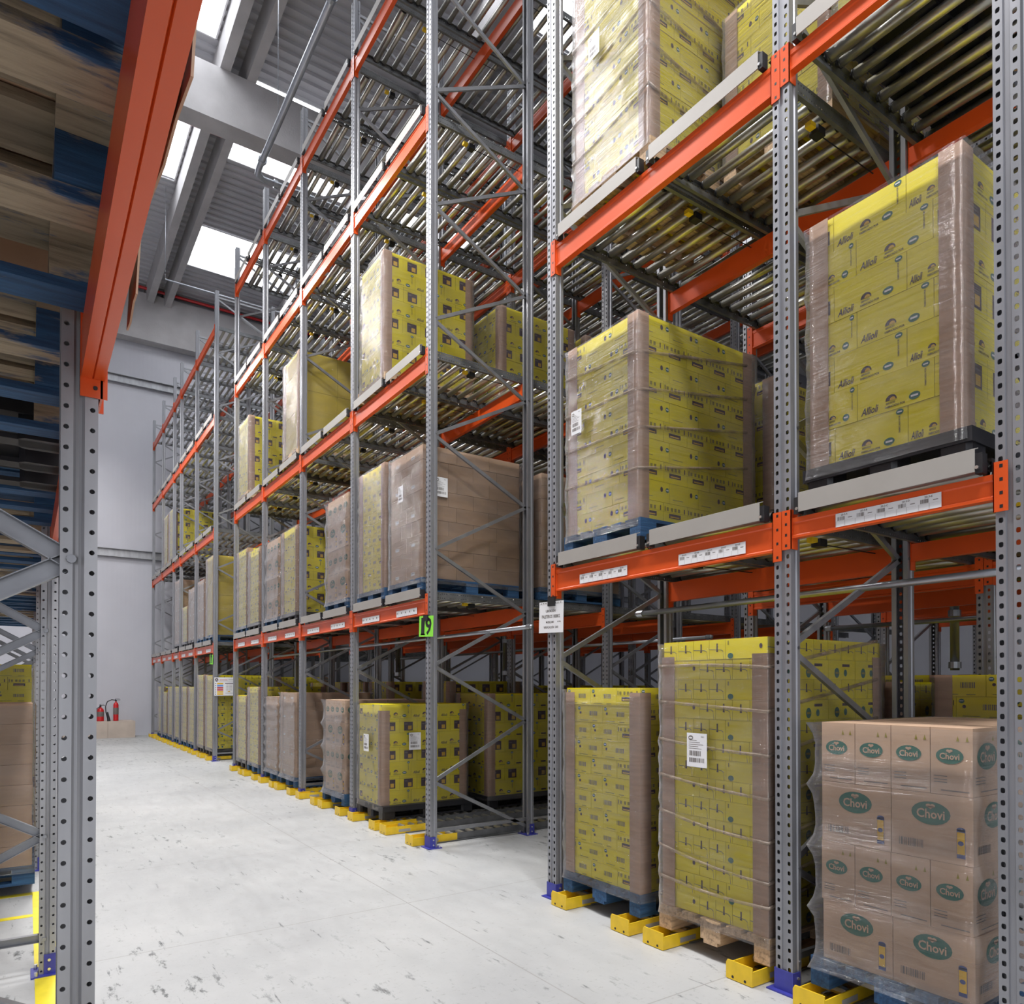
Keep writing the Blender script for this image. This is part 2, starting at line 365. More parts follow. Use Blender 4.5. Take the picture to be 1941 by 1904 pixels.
def pr_allioli(F, w, h, L):
    if w < .3 * 1.0 and w > .2: pass
    if L: F.rect(w * .06, h * .10, w * .26, h * .20, INK)
    else: F.text('Allioli', w * .05, h * .08, w * .24, h * .20, INK, shear=0.3)
    F.ell(w * .46, h * .27, w * .075, w * .075, INK, 1, 10, 0, pi)
    F.ell(w * .48, h * .27, w * .04, w * .04, AMB, 2, 8, 0, pi)
    if L: F.rect(w * .40, h * .08, w * .62, h * .12, OLV)
    else:
        F.text('FABRICADO POR', w * .38, h * .08, w * .26, h * .06, INK); F.text('SERVICIO', w * .39, h * .18, w * .12, h * .05, INK)
    F.ell(w * .76, h * .20, w * .072, h * .10, GRN); F.rect(w * .715, h * .175, w * .805, h * .225, WHT, 2)
    F.ell(w * .90, h * .90, w * .05, h * .075, GRN); F.rect(w * .87, h * .88, w * .93, h * .915, WHT, 2)
    if L: F.rect(w * .893, h * .42, w * .91, h * .78, INK)
    else: F.text('FABRICADO POR', w * .885, h * .36, h * .44, w * .022, INK, vert=True)
def pr_square(F, w, h, L):
    s = min(w, h) * .34; cu, cv = w * .5, h * .45
    F.rect(cu - s, cv - s * .9, cu + s, cv + s * .9, INK); F.rect(cu - s * .1, cv - s * .7, cu + s * .7, cv + s * .1, AMB, 2); F.rect(cu - s * .8, cv + s * .35, cu - s * .2, cv + s * .55, GRY, 2)
    F.rect(0, h * .80, w, h * .81, OLV)
def pr_bar(F, w, h, L):
    F.ell(w * .10, h * .80, w * .055, h * .10, GRN); F.rect(w * .06, h * .79, w * .14, h * .83, WHT, 2)
    F.ell(w * .15, h * .55, w * .036, w * .036, INK, 1, 12)
    F.bars(w * .50, h * .40, w * .80, h * .66, GRY, 9); F.rect(w * .12, h * .10, w * .45, h * .13, OLV); F.rect(w * .62, h * .08, w * .80, h * .12, OLV)
def pr_rect(F, w, h, L):
    F.rect(w * .22, h * .28, w * .72, h * .50, INK)
    F.rect(w * .27, h * .32, w * .66, h * .38, AMB, 2)
    for i, u in enumerate((.12, .30, .45, .60)): F.rect(w * u, h * .62, w * (u + .09), h * .80, OLV)
    F.rect(w * .86, h * .60, w * .90, h * .84, INK); F.rect(w * .04, h * .60, w * .07, h * .84, INK)
    F.rect(0, h * .56, w, h * .57, OLV)
def pr_dots(F, w, h, L):
    F.ell(w * .74, h * .62, w * .045, h * .13, INK, 1, 12); F.ell(w * .93, h * .62, w * .055, h * .12, GRN); F.rect(w * .89, h * .59, w * .97, h * .65, WHT, 2)
    F.rect(w * .1, h * .2, w * .45, h * .23, OLV)
def pr_flap(F, w, h, L):
    F.rect(w * .46, h * .42, w * .54, h * .80, INK); F.rect(w * .44, h * .38, w * .56, h * .44, INK)
    pts = [(0.0, .5), (.75, .46), (.86, .38), (.90, .0)]
    for (a, b), (c, d) in zip(pts, pts[1:]):
        F.mb.add([F.p(a * w, b * h), F.p(c * w, d * h), F.p(c * w + .0025, d * h + .003), F.p(a * w, b * h + .003)], [(0, 1, 2, 3)], GRY)
def pr_dot(F, w, h, L):
    F.ell(w * .85, h * .58, h * .09, h * .12, INK, 1, 12); F.ell(w * .12, h * .16, w * .07, h * .14, GRN); F.rect(w * .05, h * .7, w * .08, h * .9, OLV)
def pr_oval(F, w, h, L):
    F.ell(w * .30, h * .35, w * .09, h * .26, GRN); F.rect(w * .24, h * .30, w * .36, h * .40, OLV, 2)
    F.rect(w * .5, h * .66, w * .78, h * .80, INK); F.ell(w * .62, h * .35, w * .06, h * .18, GRN)
def arrows(F, w, h):
    for u in (.62, .84):
        F.mb.add([F.p(w * u, h * .80), F.p(w * (u + .07), h * .80), F.p(w * (u + .035), h * .88)], [(0, 1, 2)], OLV)
def pr_chs(F, w, h, L):
    chovi(F, w * .46, h * .58, w * .33, 1, L); arrows(F, w, h)
    for v in (.18, .22, .27): F.rect(w * .08, h * v, w * .40, h * (v + .012), GRY)
    F.rect(w * .25, h * .06, w * .92, h * .075, GRY)
def pr_chb(F, w, h, L):
    chovi(F, w * .50, h * .70, w * .24, 1, L); F.bars(w * .10, h * .16, w * .42, h * .28, GRY, 14)
    c = w * .86; F.rect(c - w * .05, h * .10, c + w * .05, h * .52, NAV); F.rect(c - w * .045, h * .16, c + w * .045, h * .48, AMB, 2)
    F.ell(c, h * .52, w * .05, h * .03, NAV); F.ell(c, h * .32, w * .035, h * .035, NAV, 3, 10)
def pr_tag(F, w, h, L):
    F.rect(w * .30, h * .30, w * .52, h * .52, WHT); F.rect(w * .33, h * .42, w * .49, h * .46, GRY, 2)
PRN = dict(allioli=pr_allioli, square=pr_square, bar=pr_bar, rect=pr_rect, dots=pr_dots, flap=pr_flap, dot=pr_dot, oval=pr_oval, chs=pr_chs, chb=pr_chb, tag=pr_tag)
# style: layer height, front rows (even, odd), side rows (even, odd), paper
STY = {
 'allioli': (.171, [[(.13, 'square'), (.39, 'allioli'), (.26, 'allioli')], [(.26, 'allioli'), (.39, 'allioli'), (.13, 'square')]], [[(.4, 'allioli')] * 3, [(.24, 'square')] * 5], 'ycart'),
 'bar': (.125, [[(.275, 'bar'), (.275, 'bar'), (.23, 'rect')], [(.11, 'rect'), (.29, 'bar'), (.28, 'bar'), (.1, 'none')]], [[(.29, 'bar')] * 4, [(.2, 'rect')] * 6], 'ycart'),
 'flap': (.1143, [[(.29, 'dot')] + [(.122, 'flap')] * 4, [(.122, 'flap')] * 4 + [(.29, 'dot')]], [[(.3, 'oval')] * 4, [(.15, 'flap')] * 8], 'ycart'),
 'chovi': (.30, [[(.38, 'chb')] * 2, [(.19, 'chs')] * 4], [[(.4, 'chb')] * 3, [(.3, 'chs')] * 4], 'kraft2'),
 'rect': (.1325, [[(.26, 'dots'), (.30, 'dots'), (.2, 'rect')], [(.2, 'rect'), (.30, 'dots'), (.28, 'dots')]], [[(.24, 'rect')] * 5, [(.3, 'dots')] * 4], 'ycart'),
 'plain': (.145, [[(.39, 'tag'), (.39, 'tag')], [(.26, 'none')] * 3], [[(.4, 'none')] * 3, [(.3, 'none')] * 4], 'kraft'),
 'box': (.30, [[(.78, 'none')], [(.78, 'none')]], [[(.6, 'none')] * 2, [(.6, 'none')] * 2], 'ycart2'),
}
_C = {}
def carton_data(paper, L, D, H, fp, sp, lite):
    """origin: front face, middle of the width, bottom. Front looks to -x, side to -y"""
    key = (paper, round(L, 3), round(D, 3), round(H, 3), fp, sp, lite)
    if key not in _C:
        mb = MB(); carton_into(mb, 0, 0, 0, L, D, H, fp, sp, lite)
        _C[key] = mb.data('carton', mats_for(paper))
    return _C[key]
def mats_for(paper): return [M[paper]] + [M[x] for x in PR[1:]]
def carton_into(mb, x, y, z, L, D, H, fp, sp, lite, g=0.0016):
    mb.box(x + g, x + D - g, y - L / 2 + g, y + L / 2 - g, z + g * .6, z + H - g * .6, 0)
    if fp in PRN: PRN[fp](Face(mb, (x + g, y + L / 2 - g, z), (0, -1, 0), (0, 0, 1)), L - 2 * g, H, lite)
    if sp in PRN: PRN[sp](Face(mb, (x + g, y - L / 2 + g, z), (1, 0, 0), (0, 0, 1)), D - 2 * g, H, lite)
def layout(style, w, d, height, seed=0):
    """cartons of the outer shell: (row, x, y, z, L, D, H, frontprint, sideprint)"""
    H0, fr, sd, paper = STY[style]; n = max(1, round(height / H0)); H = height / n; r = random.Random(seed); out = []
    for i in range(n):
        F = fr[i % 2]; S = sd[i % 2]; k = w / sum(a for a, _ in F); y = w / 2; jy = r.uniform(-.004, .004); jx = r.uniform(0, .006)
        fd = min(.25, S[0][0] * 1.0); ks = (d - .0) / sum(a for a, _ in S); fd = S[0][0] * ks
        for j, (a, p) in enumerate(F):
            L = a * k; y -= L; last = j == len(F) - 1
            out.append((i, jx, y + L / 2 + jy, i * H, L, fd, H, p, S[0][1] if last else 'none'))
        x = fd; sw = min(.25, F[-1][0] * k)
        for a, p in S[1:]:
            D = a * ks; out.append((i, x + jx, -w / 2 + sw / 2 + jy, i * H, sw, D, H, 'none', p)); x += D
    return out, H, n, paper
_S = {}
def stack_data(style, w, d, height, lite=True):
    key = (style, round(w, 2), round(d, 2), round(height, 2), lite)
    if key not in _S:
        mb = MB(); lay, H, n, paper = layout(style, w, d, height, 3)
        for (i, x, y, z, L, D, HH, fp, sp) in lay: carton_into(mb, x, y, z, L, D, HH, fp, sp, lite)
        core_into(mb, w, d, height)
        _S[key] = mb.data('carton_stack', mats_for(paper))
    return _S[key]
def core_into(mb, w, d, h):
    mb.box(.13, d - .004, -w / 2 + .08, w / 2 - .004, .004, h - .003, 0)
_F = {}
def film_data(w, d, h, seed, pinch=0.0, rows=0):
    key = (round(w, 2), round(d, 2), round(h, 2), seed, pinch)
    if key in _F: return _F[key]
    mb = MB(); g = .012; nz = max(8, int(h / .05)); per = []
    ns = 16; nd = 20; x0, x1, y0, y1 = -g, d + g, -w / 2 - g, w / 2 + g
    for i in range(ns): per.append((x0, y1 - (y1 - y0) * i / ns))
    for i in range(nd): per.append((x0 + (x1 - x0) * i / nd, y0))
    for i in range(ns): per.append((x1, y0 + (y1 - y0) * i / ns))
    for i in range(nd): per.append((x1 - (x1 - x0) * i / nd, y1))
    n = len(per); cx, cyy = d / 2, 0
    vs = []
    for k in range(nz + 1):
        z = h * k / nz
        for (x, y) in per:
            nv = noise.noise(Vector((x * 3 + seed * 9.1, y * 3, z * 9))) * .006 + noise.noise(Vector((x * 11, y * 11 + seed, z * 22))) * .0035
            if pinch and rows: nv += pinch * (abs(((z / h * rows) % 1) - .5) * 2) ** 3
            dx = (-1 if x <= x0 + 1e-6 else (1 if x >= x1 - 1e-6 else 0)); dy = (-1 if y <= y0 + 1e-6 else (1 if y >= y1 - 1e-6 else 0))
            s = nv + .004
            vs.append((x + dx * s, y + dy * s, z + .006 * sin(y * 5 + seed) * (k == nz)))
    fs = [(k * n + i, k * n + (i + 1) % n, (k + 1) * n + (i + 1) % n, (k + 1) * n + i) for k in range(nz) for i in range(n)]
    mb.add(vs, fs)
    _F[key] = mb.data('stretch_film', [M['film']], True); return _F[key]
_B = {}
def board_data(h, sx, sy):
    key = (round(h, 2), sx, sy)
    if key not in _B:
        mb = MB(); t = .004; a = .10; b = .10
        # corner at origin, legs along sx (depth) and sy (width), wavy crush lines
        nz = 8
        mb.prism([(0, 0), (sx * a, 0), (sx * a, sy * t), (sx * t, sy * t), (sx * t, sy * b), (0, sy * b)], 0, h, 0, cap=True)
        _B[key] = mb.data('corner_board', [M['board']])
    return _B[key]

# ---------------------------------------------------------------- pallets
YS = [(-.4, -.255), (-.2135, -.1135), (-.0725, .0725), (.1135, .2135), (.255, .4)]
XS = [(0, .145), (.5275, .6725), (1.055, 1.2)]
def pallet_meshes():
    R = {}
    mb = MB()
    for a, b in YS: mb.box(0, 1.2, a, b, .122, .144)
    for a, b in XS: mb.box(a, b, -.4, .4, .100, .1215)
    R['deck'] = mb
    mb = MB(); mb.box(0, .145, -.05, .05, .0225, .0995); R['block'] = mb
    mb = MB(); mb.box(0, .145, -.0725, .0725, .0225, .0995); R['block_wide'] = mb
    mb = MB(); mb.box(0, 1.2, -.05, .05, 0, .022); R['bottom'] = mb
    mb = MB()
    for a, b in YS: mb.box(0, 1.2, a, b, .122, .144)
    for a, b in XS: mb.box(a, b, -.4, .4, .100, .1215)
    for xa, xb in XS:
        for y, hw in ((-.35, .05), (0, .0725), (.35, .05)): mb.box(xa, xb, y - hw, y + hw, .0225, .0995)
    for y, hw in ((-.35, .05), (0, .0725), (.35, .05)): mb.box(0, 1.2, y - hw, y + hw, 0, .022)
    R['whole'] = mb
    mb = MB()     # moulded plastic pallet
    mb.box(0, 1.2, -.4, .4, .125, .150); mb.box(0, 1.2, -.4, -.385, .085, .125); mb.box(0, 1.2, .385, .4, .085, .125); mb.box(0, .015, -.385, .385, .085, .125); mb.box(1.185, 1.2, -.385, .385, .085, .125)
    for x in (.01, .52, 1.03):
        for y in (-.32, 0, .32):
            mb.prism([(x + .02, y - .07), (x + .14, y - .07), (x + .16, y - .05), (x + .16, y + .05), (x + .14, y + .07), (x + .02, y + .07), (x, y + .05), (x, y - .05)], .0, .125, 0, cap=True)
    for y in (-.32, 0, .32): mb.box(.02, 1.18, y - .045, y + .045, 0, .018)
    R['plastic'] = mb
    return R
_P = pallet_meshes(); PM = {}
def pdata(part, m):
    k = (part, m)
    if k not in PM: PM[k] = _P[part].data({'deck': 'pallet', 'whole': 'pallet', 'plastic': 'pallet', 'block': 'block', 'block_wide': 'block', 'bottom': 'bottom_board'}[part], [M[m]])
    return PM[k]
def add_pallet(parent, m, detail=True, name='pallet', loc=(0, 0, 0)):
    if m == 'plasblk': return obj(name, pdata('plastic', m), parent, loc)
    if not detail: return obj(name, pdata('whole', m), parent, loc)
    p = obj(name, pdata('deck', m), parent, loc)
    for xa, xb in XS:
        for y, k in ((-.35, 'block'), (0, 'block_wide'), (.35, 'block')): obj('block', pdata(k, m), p, (xa, y, 0))
    for y in (-.35, 0, .35): obj('bottom_board', pdata('bottom', m), p, (0, y, 0))
    return p
def label_sheet(w=.115, h=.17):
    mb = MB(); mb.box(-.0008, 0, -w / 2, w / 2, 0, h, 0)
    F = Face(mb, (-.0008, w / 2, 0), (0, -1, 0), (0, 0, 1), .0006)
    F.ell(w * .2, h * .86, w * .12, w * .09, 1); F.ell(w * .2, h * .855, w * .09, w * .035, 0, 2, 10); F.text('N21', w * .72, h * .88, w * .14, h * .04, 1)
    for i, v in enumerate((.78, .72, .66, .60, .54)): F.rect(w * .1, h * v, w * (.5 + .08 * (i * 7 % 5)), h * (v + .012), 2)
    F.bars(w * .12, h * .33, w * .72, h * .48, 1, 13, 1, 3); F.bars(w * .12, h * .14, w * .88, h * .27, 1, 17, 1, 5)
    return mb
LAB = label_sheet().data('shipping_label', [M['white'], M['grey'], M['grey']])
lab2 = label_sheet(.15, .20)
LABS = lab2.data('shipping_label', [M['white'], M['grey'], M['grey']])

N_SEED = [0]
def load(x, yc, zb, w, top, style, pallet, label, detail=False, d=1.16, boards=(1, 1, 1), labels=(), pinch=0.0, tower=0, yaw=0.0, cat='pallet load', group=None, btop=None, film=True, folds=()):
    """stretch-wrapped carton load standing on its own pallet"""
    N_SEED[0] += 1; sd = N_SEED[0]
    if x < 3.27 and x > 3:
        K = 1.0154 if yc < 15 else 1.0; yc *= K; top = 1.6 + (top - 1.6) * K; x += .058
    for (b0, b1, *_r) in BAYS:
        if b0 < yc < b1 and x > 3:
            yc = min(max(yc, b0 + .478), b1 - .478)
            if yc > 8: w = min(w, .76)
        if btop: btop = 1.6 + (btop - 1.6) * K
    t = thing('wrapped_pallet_load', label, cat, (x, yc, zb), group, yaw)
    ph = .150 if pallet == 'plasblk' else .144
    pal = add_pallet(t, pallet, detail)
    h = top - zb - ph; z0 = ph + .001
    if detail:
        lay, H, n, paper = layout(style, w, d, h, sd)
        for (i, cx, cyy, z, L, D, HH, fp, sp) in lay:
            obj('carton', carton_data(paper, L, D, HH, fp, sp, False), t, (cx + .02, cyy, z0 + z))
        mb = MB(); core_into(mb, w, d, h); obj('carton_core', mb.data('carton_core', [M[paper]]), t, (.02, 0, z0))  # solid block in place of the inner cartons, added to block light
    else:
        obj('carton_stack', stack_data(style, w, d, round(h, 2)), t, (.02, 0, z0))
    hb = (btop - zb - ph) if btop else h + .004
    bd = [(.013, w / 2 + .007, 1, -1), (.013, -w / 2 - .007, 1, 1), (d + .027, -w / 2 - .007, -1, 1)]
    for on, (bx, by, sx, sy) in zip(boards, bd):
        if on: obj('corner_board', board_data(hb, sx, sy), t, (bx, by, z0))
    if film:
        obj('stretch_film', film_data(w + .008, d + .012, h + .05, sd % 5, pinch, round(h / STY[style][0])), t, (.014, 0, z0 - .055))
    for (za, zc, sag) in folds:
        mb = MB(); pts = []
        for i in range(13):
            f = i / 12; pts.append((-.004, w / 2 + .016 - f * (w + .032), za + (zc - za) * f - sag * sin(pi * f) - zb))
        for i in range(1, 7): pts.append((-.004 + d * .16 * i, -w / 2 - .018, zc - zb + .03 * i * (1 if za > zc else -1)))
        n0 = len(mb.v); mb.tube(pts, .011, 6); mb.v = [(x_, y_, z_ ) for x_, y_, z_ in mb.v]
        obj('film_fold', mb.data('film_fold', [M['fold']], True), t)
    for (face, u, z, big) in labels:
        if face == 'f': obj('shipping_label', LABS if big else LAB, t, (-.030, u, z - zb))
        else: obj('shipping_label', LABS if big else LAB, t, (u, -w / 2 - .030, z - zb), (0, 0, pi / 2))
    return t

# ================================================================== the building shell
def struct(name, mb, mats, smooth=False):
    return obj(name, mb.data(name, mats, smooth), None, kind='structure')
XW, XE, YN, YS0 = -9.0, 26.0, 26.0, -6.0
mb = MB(); mb.box(XW, XE, YS0, YN + .2, -.15, 0); struct('floor', mb, [M['floor']])
mb = MB(); mb.box(XW, XE, YN, YN + .2, 0, 14.6); struct('wall_back', mb, [M['wall']])
mb = MB(); mb.box(XE, XE + .2, YS0, YN, 0, 14.6); struct('wall_right', mb, [M['wall']])
for i, z in enumerate((5.85, 11.45)):
    mb = MB(); mb.box(XW, XE, YN - .14, YN - .002, z - .13, z - .115); mb.box(XW, XE, YN - .14, YN - .002, z + .115, z + .13); mb.box(XW, XE, YN - .04, YN - .03, z - .115, z + .115)
    struct('trim_%d' % (i + 1), mb, [M['galv']])
mb = MB(); mb.prism([(YN - .45, 13.4), (YN - .42, 12.75), (YN - .02, 12.75), (YN - .02, 14.25), (YN - .45, 14.25)], XW, XE, 0, 'x', True); struct('trim_3', mb, [M['concrete']])
mb = MB(); mb.box(XW - .2, XW, YS0, YN, 0, 14.6); struct('wall_left_blocker', mb, [M['wall']])  # unseen wall, added to cut the light coming in from the left
mb = MB(); mb.box(4.6, XE, YS0 - .2, YS0, 0, 14.6); struct('wall_front_blocker', mb, [M['wall']])  # unseen part-width wall, added to keep world light off the far aisle
# cross beams: precast I sections running across the aisle
for i, y in enumerate((15.0, 4.2)):
    mb = MB(); P = [(y - .0, 12.9), (y + .45, 12.9), (y + .45, 13.12), (y + .32, 13.3), (y + .32, 13.6), (y + .45, 13.75), (y + .45, 13.98), (y, 13.98), (y, 13.38), (y + .0, 13.36)]
    mb.prism(P, XW, XE, 0, 'x', True); struct('ceiling_beam' if i == 0 else 'ceiling_beam', mb, [M['concrete']])
# paired roof purlins running along the aisle
for k in range(-2, 6):
    for (a, b) in ((3.10, 3.36), (3.62, 3.86)):
        xo = k * 3.9; mb = MB()
        mb.prism([(a + xo + .03, 13.98), (b + xo - .03, 13.98), (b + xo, 14.5), (a + xo, 14.5)], YS0, YN, 0, 'y', True); struct('ceiling_purlin', mb, [M['concrete']])
# corrugated deck with openings for the skylights
ZD = 14.5
win = []
for k in range(-2, 2):
    x0 = 3.98 + 3.9 * k; x1 = x0 + 2.95
    for (ya, yb) in (((12.9, 14.95), (16.0, 19.8), (8.5, 11.5)) if k < 0 else ((15.5, 18.2), (21.3, 23.5), (8.9, 11.3), (2.5, 5.0))): win.append((x0 + (0 if k >= 0 else 0), x1, ya, yb))
mb = MB(); P = .25; yy = YS0
def deck_strip(mb, x0, x1, y):
    prof = [(y, ZD), (y + .10, ZD), (y + .125, ZD + .05), (y + .225, ZD + .05), (y + .25, ZD)]
    vs = [(x0, a, b) for a, b in prof] + [(x1, a, b) for a, b in prof]
    mb.add(vs, [(i, i + 1, 5 + i + 1, 5 + i) for i in range(4)])
while yy < YN:
    segs = [(XW, XE)]
    cuts = sorted((x0, x1) for x0, x1, a, b in win if a < yy + .125 < b); cur = XW; segs = []
    for x0, x1 in cuts:
        if x0 > cur: segs.append((cur, x0))
        cur = x1
    segs.append((cur, XE))
    for a, b in segs: deck_strip(mb, a, b, yy)
    yy += .25
struct('ceiling', mb, [M['deck']])
for i, (x0, x1, a, b) in enumerate(win):
    mb = MB(); mb.box(x0, x1, a, b, ZD + .32, ZD + .34, 0)
    for (p, q, r, s) in ((x0 - .03, x0, a, b), (x1, x1 + .03, a, b), (x0, x1, a - .03, a), (x0, x1, b, b + .03)): mb.box(p, q, r, s, ZD - .03, ZD + .33, 1)
    struct('window_%d' % (i + 1), mb, [M['sky'], M['white']])

# aisle light fittings (above the frame)
def lamp(x, y, z, label, e=LAMP_W, ly=1.4, lx=.5):
    t = thing('ceiling_light', label, 'ceiling light', (x, y, z))
    mb = MB(); mb.box(-lx / 2, lx / 2, -ly / 2, ly / 2, .03, .10); mb.box(-lx / 2, lx / 2, -ly / 2, ly / 2, .022, .03, 1); mb.cyl((0, -ly / 3, .1), (0, -ly / 3, ZD - z - .05), .006, 6); mb.cyl((0, ly / 3, .1), (0, ly / 3, ZD - z - .05), .006, 6)
    obj('lamp_housing', mb.data('lamp_housing', [M['white'], M['white']]), t)
    L = bpy.data.lights.new('lamp_light', 'AREA'); L.shape = 'RECTANGLE'; L.size = lx; L.size_y = ly; L.energy = e; L.color = (1.0, 0.985, 0.975); L.spread = radians(165)
    lo = bpy.data.objects.new('lamp_light', L); COL.objects.link(lo); lo.parent = t
ORD = ['nearest', 'second nearest', 'third nearest', 'fourth nearest', 'fifth nearest', 'sixth nearest', 'farthest']
for i, y in enumerate((-1.0, 3.0, 7.2, 11.2, 14.0, 18.5, 22.5)):
    lamp(1.22, y, 9.5, 'long white high-bay light hanging above the aisle, %s from the camera' % ORD[i], (LAMP_W * 1.3 if i < 2 else LAMP_W) if i < 6 else 60)
lamp(16.6, 8, 12.6, 'unseen light added above the far parallel aisle, nearer one', 40)  # both far lights are out of view, added to light the depth
lamp(16.6, 17, 12.6, 'unseen light added above the far parallel aisle, farther one', 40)

# ================================================================== racking
XF = 3.28; ZT = 10.04
def mirror(pts): return [(-x, y) for x, y in pts]
half = [(0, .0501), (0, .014), (.007, .011), (.007, -.011), (0, -.014), (0, -.05)]
PROF = [(.064, .022), (.075, .022), (.075, .050), (.052, .050), (.046, .044), (.030, .044), (.024, .050), (0, .050), (0, .014), (.007, .011), (.007, -.011), (0, -.014), (0, -.050), (.024, -.050), (.030, -.044), (.046, -.044), (.052, -.050), (.075, -.050), (.075, -.022), (.064, -.022)]
def post_data(h, mtl, flip=False, prof=PROF):
    mb = MB(); P = sheet(prof, .0028)
    if flip: P = mirror(P)
    mb.prism(P, .006, h); return mb.data('post', [mtl])
POST = post_data(ZT, M['post']); POSTB = post_data(ZT, M['post'], True)
def base_data(flip=False):
    mb = MB(); s = -1 if flip else 1
    mb.box(s * -.035, s * .115, -.085, .085, 0, .008)
    mb.box(s * -.006, s * -.001, -.056, .056, .008, .115); mb.box(s * -.001, s * .055, -.058, -.053, .008, .115); mb.box(s * -.001, s * .055, .053, .058, .008, .115)
    for z in (.035, .085): mb.cyl((s * .03, -.058, z), (s * .03, -.066, z), .008, 8, 1); mb.cyl((s * .03, .058, z), (s * .03, .066, z), .008, 8, 1)
    for y in (-.07, .07): mb.cyl((s * .09, y, .008), (s * .09, y, .03), .009, 8, 1)
    return mb.data('base_plate', [M['blue_base'], M['bolt']])
BASE = base_data(); BASEB = base_data(True)
FD = 1.25          # frame depth, outer faces
def brace_data(x0, z0, x1, z1):
    mb = MB(); beam_between(mb, (x0, 0, z0), (x1, 0, z1), .034, .024, (0, -1, 0), 0, .0025)
    d = Vector((x1 - x0, 0, z1 - z0)).normalized()
    for p in ((x0, z0), (x1, z1)): mb.cyl((p[0], -.049, p[1]), (p[0], -.056, p[1]), .009, 6)
    return mb.data('brace', [M['brace']])
nodes = [(FD - .06, .085), (.06, .647)]
z = .647; fr = True
while z + .577 < ZT: z += .577; fr = not fr; nodes.append((.06 if fr else FD - .06, z))
BRACES = [brace_data(a[0], a[1], b[0], b[1]) for a, b in zip(nodes, nodes[1:])]
BR_H = brace_data(.06, .16, FD - .06, .16); BR_T = brace_data(.06, ZT - .12, FD - .06, ZT - .12)
FX = [3.28, 5.60, 7.92, 10.24]
S20 = [1.2525, 2.30, 4.295]; S19 = [6.305, 8.318, 10.30, 12.32, 14.31]; S18 = [16.12, 18.19, 20.22, 21.30, 23.23, 25.14]
POSTNAME = {1.2525: 'at the right edge of the photo', 2.30: 'between brown cartons and tallest yellow load', 4.295: 'carrying the white paper notice', 6.305: 'carrying the green 19 sign',
 8.318: 'one bay left of green 19 sign', 10.30: 'two bays left of green 19 sign', 12.32: 'three bays left of green 19 sign', 14.31: 'four bays left of green 19 sign',
 16.12: 'beside the coloured notice board', 18.19: 'one bay beyond the coloured notice', 20.22: 'two bays beyond the coloured notice', 21.30: 'three bays beyond the coloured notice', 23.23: 'four bays beyond the coloured notice', 25.14: 'last one against the white wall'}
ROWF = ['aisle-side', 'second-row', 'third-row', 'fourth-row']
def frame(x, y, label, flipbrace=False):
    t = thing('rack_upright', label, 'rack frame', (x, y, 0), 'upright frames of the flow racking')
    obj('post', POST, t); obj('post', POSTB, t, (FD, 0, 0))
    obj('base_plate', BASE, t); obj('base_plate', BASEB, t, (FD, 0, 0))
    for b in BRACES: obj('brace', b, t)
    obj('brace', BR_H, t); obj('brace', BR_T, t)
    return t
for y in S20 + S19 + S18:
    for r, x in enumerate(FX):
        if y in S18 and r > 1: continue
        w = {0: 'grey aisle-side upright frame', 1: 'grey second-row upright frame deep behind the one', 2: 'grey third-row upright frame behind the one', 3: 'grey fourth-row upright frame behind the one'}[r]
        frame(x, y, '%s %s' % (w, POSTNAME[y]))
LV = [2.31, 4.76, 7.19, 9.13]; LVN = ['lowest-level', 'second-level', 'third-level', 'top-level']
def beam_mesh(L, h=.16, front=True):
    mb = MB(); d = .045; s = 1
    P = [(0, 0), (0, .012), (.005, .018), (.005, h - .030), (0, h - .024), (0, h), (d, h), (d, 0)]
    mb.prism(P, -L / 2, L / 2, 0, 'y', True)
    for sy in (-1, 1):       # end connectors hooked over the face of the uprights
        ya, yb = sy * (L / 2 - .004), sy * (L / 2 + .050)
        mb.box(-.0075, -.003, min(ya, yb), max(ya, yb), -.055, h + .045, 0)
        mb.box(-.0075, .05, min(sy * (L / 2 - .004), sy * L / 2), max(sy * (L / 2 - .004), sy * L / 2), -.055, h + .045, 0)
        for k in range(4):
            z = -.035 + k * (h + .06) / 3.0
            mb.box(-.0082, -.0074, sy * (L / 2 + .026) - .006, sy * (L / 2 + .026) + .006, z - .006, z + .008, 1)
    return mb.data('rack_crossbar', [M['orange'], M['black']])
def strip_mesh(texts, L=.49, h=.066):
    mb = MB(); mb.box(-.0009, 0, -L / 2, L / 2, 0, h, 0)
    F = Face(mb, (-.0009, L / 2, 0), (0, -1, 0), (0, 0, 1), .0005); n = len(texts) if texts else 5; c = L / 5
    for i in range(5):
        F.bars(c * i + .01, h * .45, c * i + .048, h * .72, 1, 9, 1, i + 1); F.rect(c * i + .064, h * .56, c * i + .085, h * .61, 2)
        for u in (0, .045): F.rect(c * i + u + .002, h * .05, c * i + u + .003, h * .42, 2)
        F.rect(c * i + .005, h * .40, c * i + .09, h * .405, 2)
        if texts: F.text(texts[i], c * i + .028, h * .78, .034, h * .14, 1)
    return mb.data('label_strip', [M['white'], M['grey'], M['grey']])
STR = {}
def strip_for(pre):
    if pre not in STR: STR[pre] = strip_mesh(['%s-%s' % (pre, c) for c in 'ABCDE'] if pre else None)
    return STR[pre]
_BM = {}
def beam(x, y0, y1, z, h, label, face=1):
    L = round(abs(y1 - y0) - .104, 3); k = (L, h)
    if k not in _BM: _BM[k] = beam_mesh(L, h)
    o = obj('rack_crossbar', _BM[k], None, (x, (y0 + y1) / 2, z), (0, 0, pi) if face < 0 else None)
    return tag(o, label, 'rack beam', 'orange rack beams')
BAYS = []     # (y0, y1, name, prefix numbers left->right)
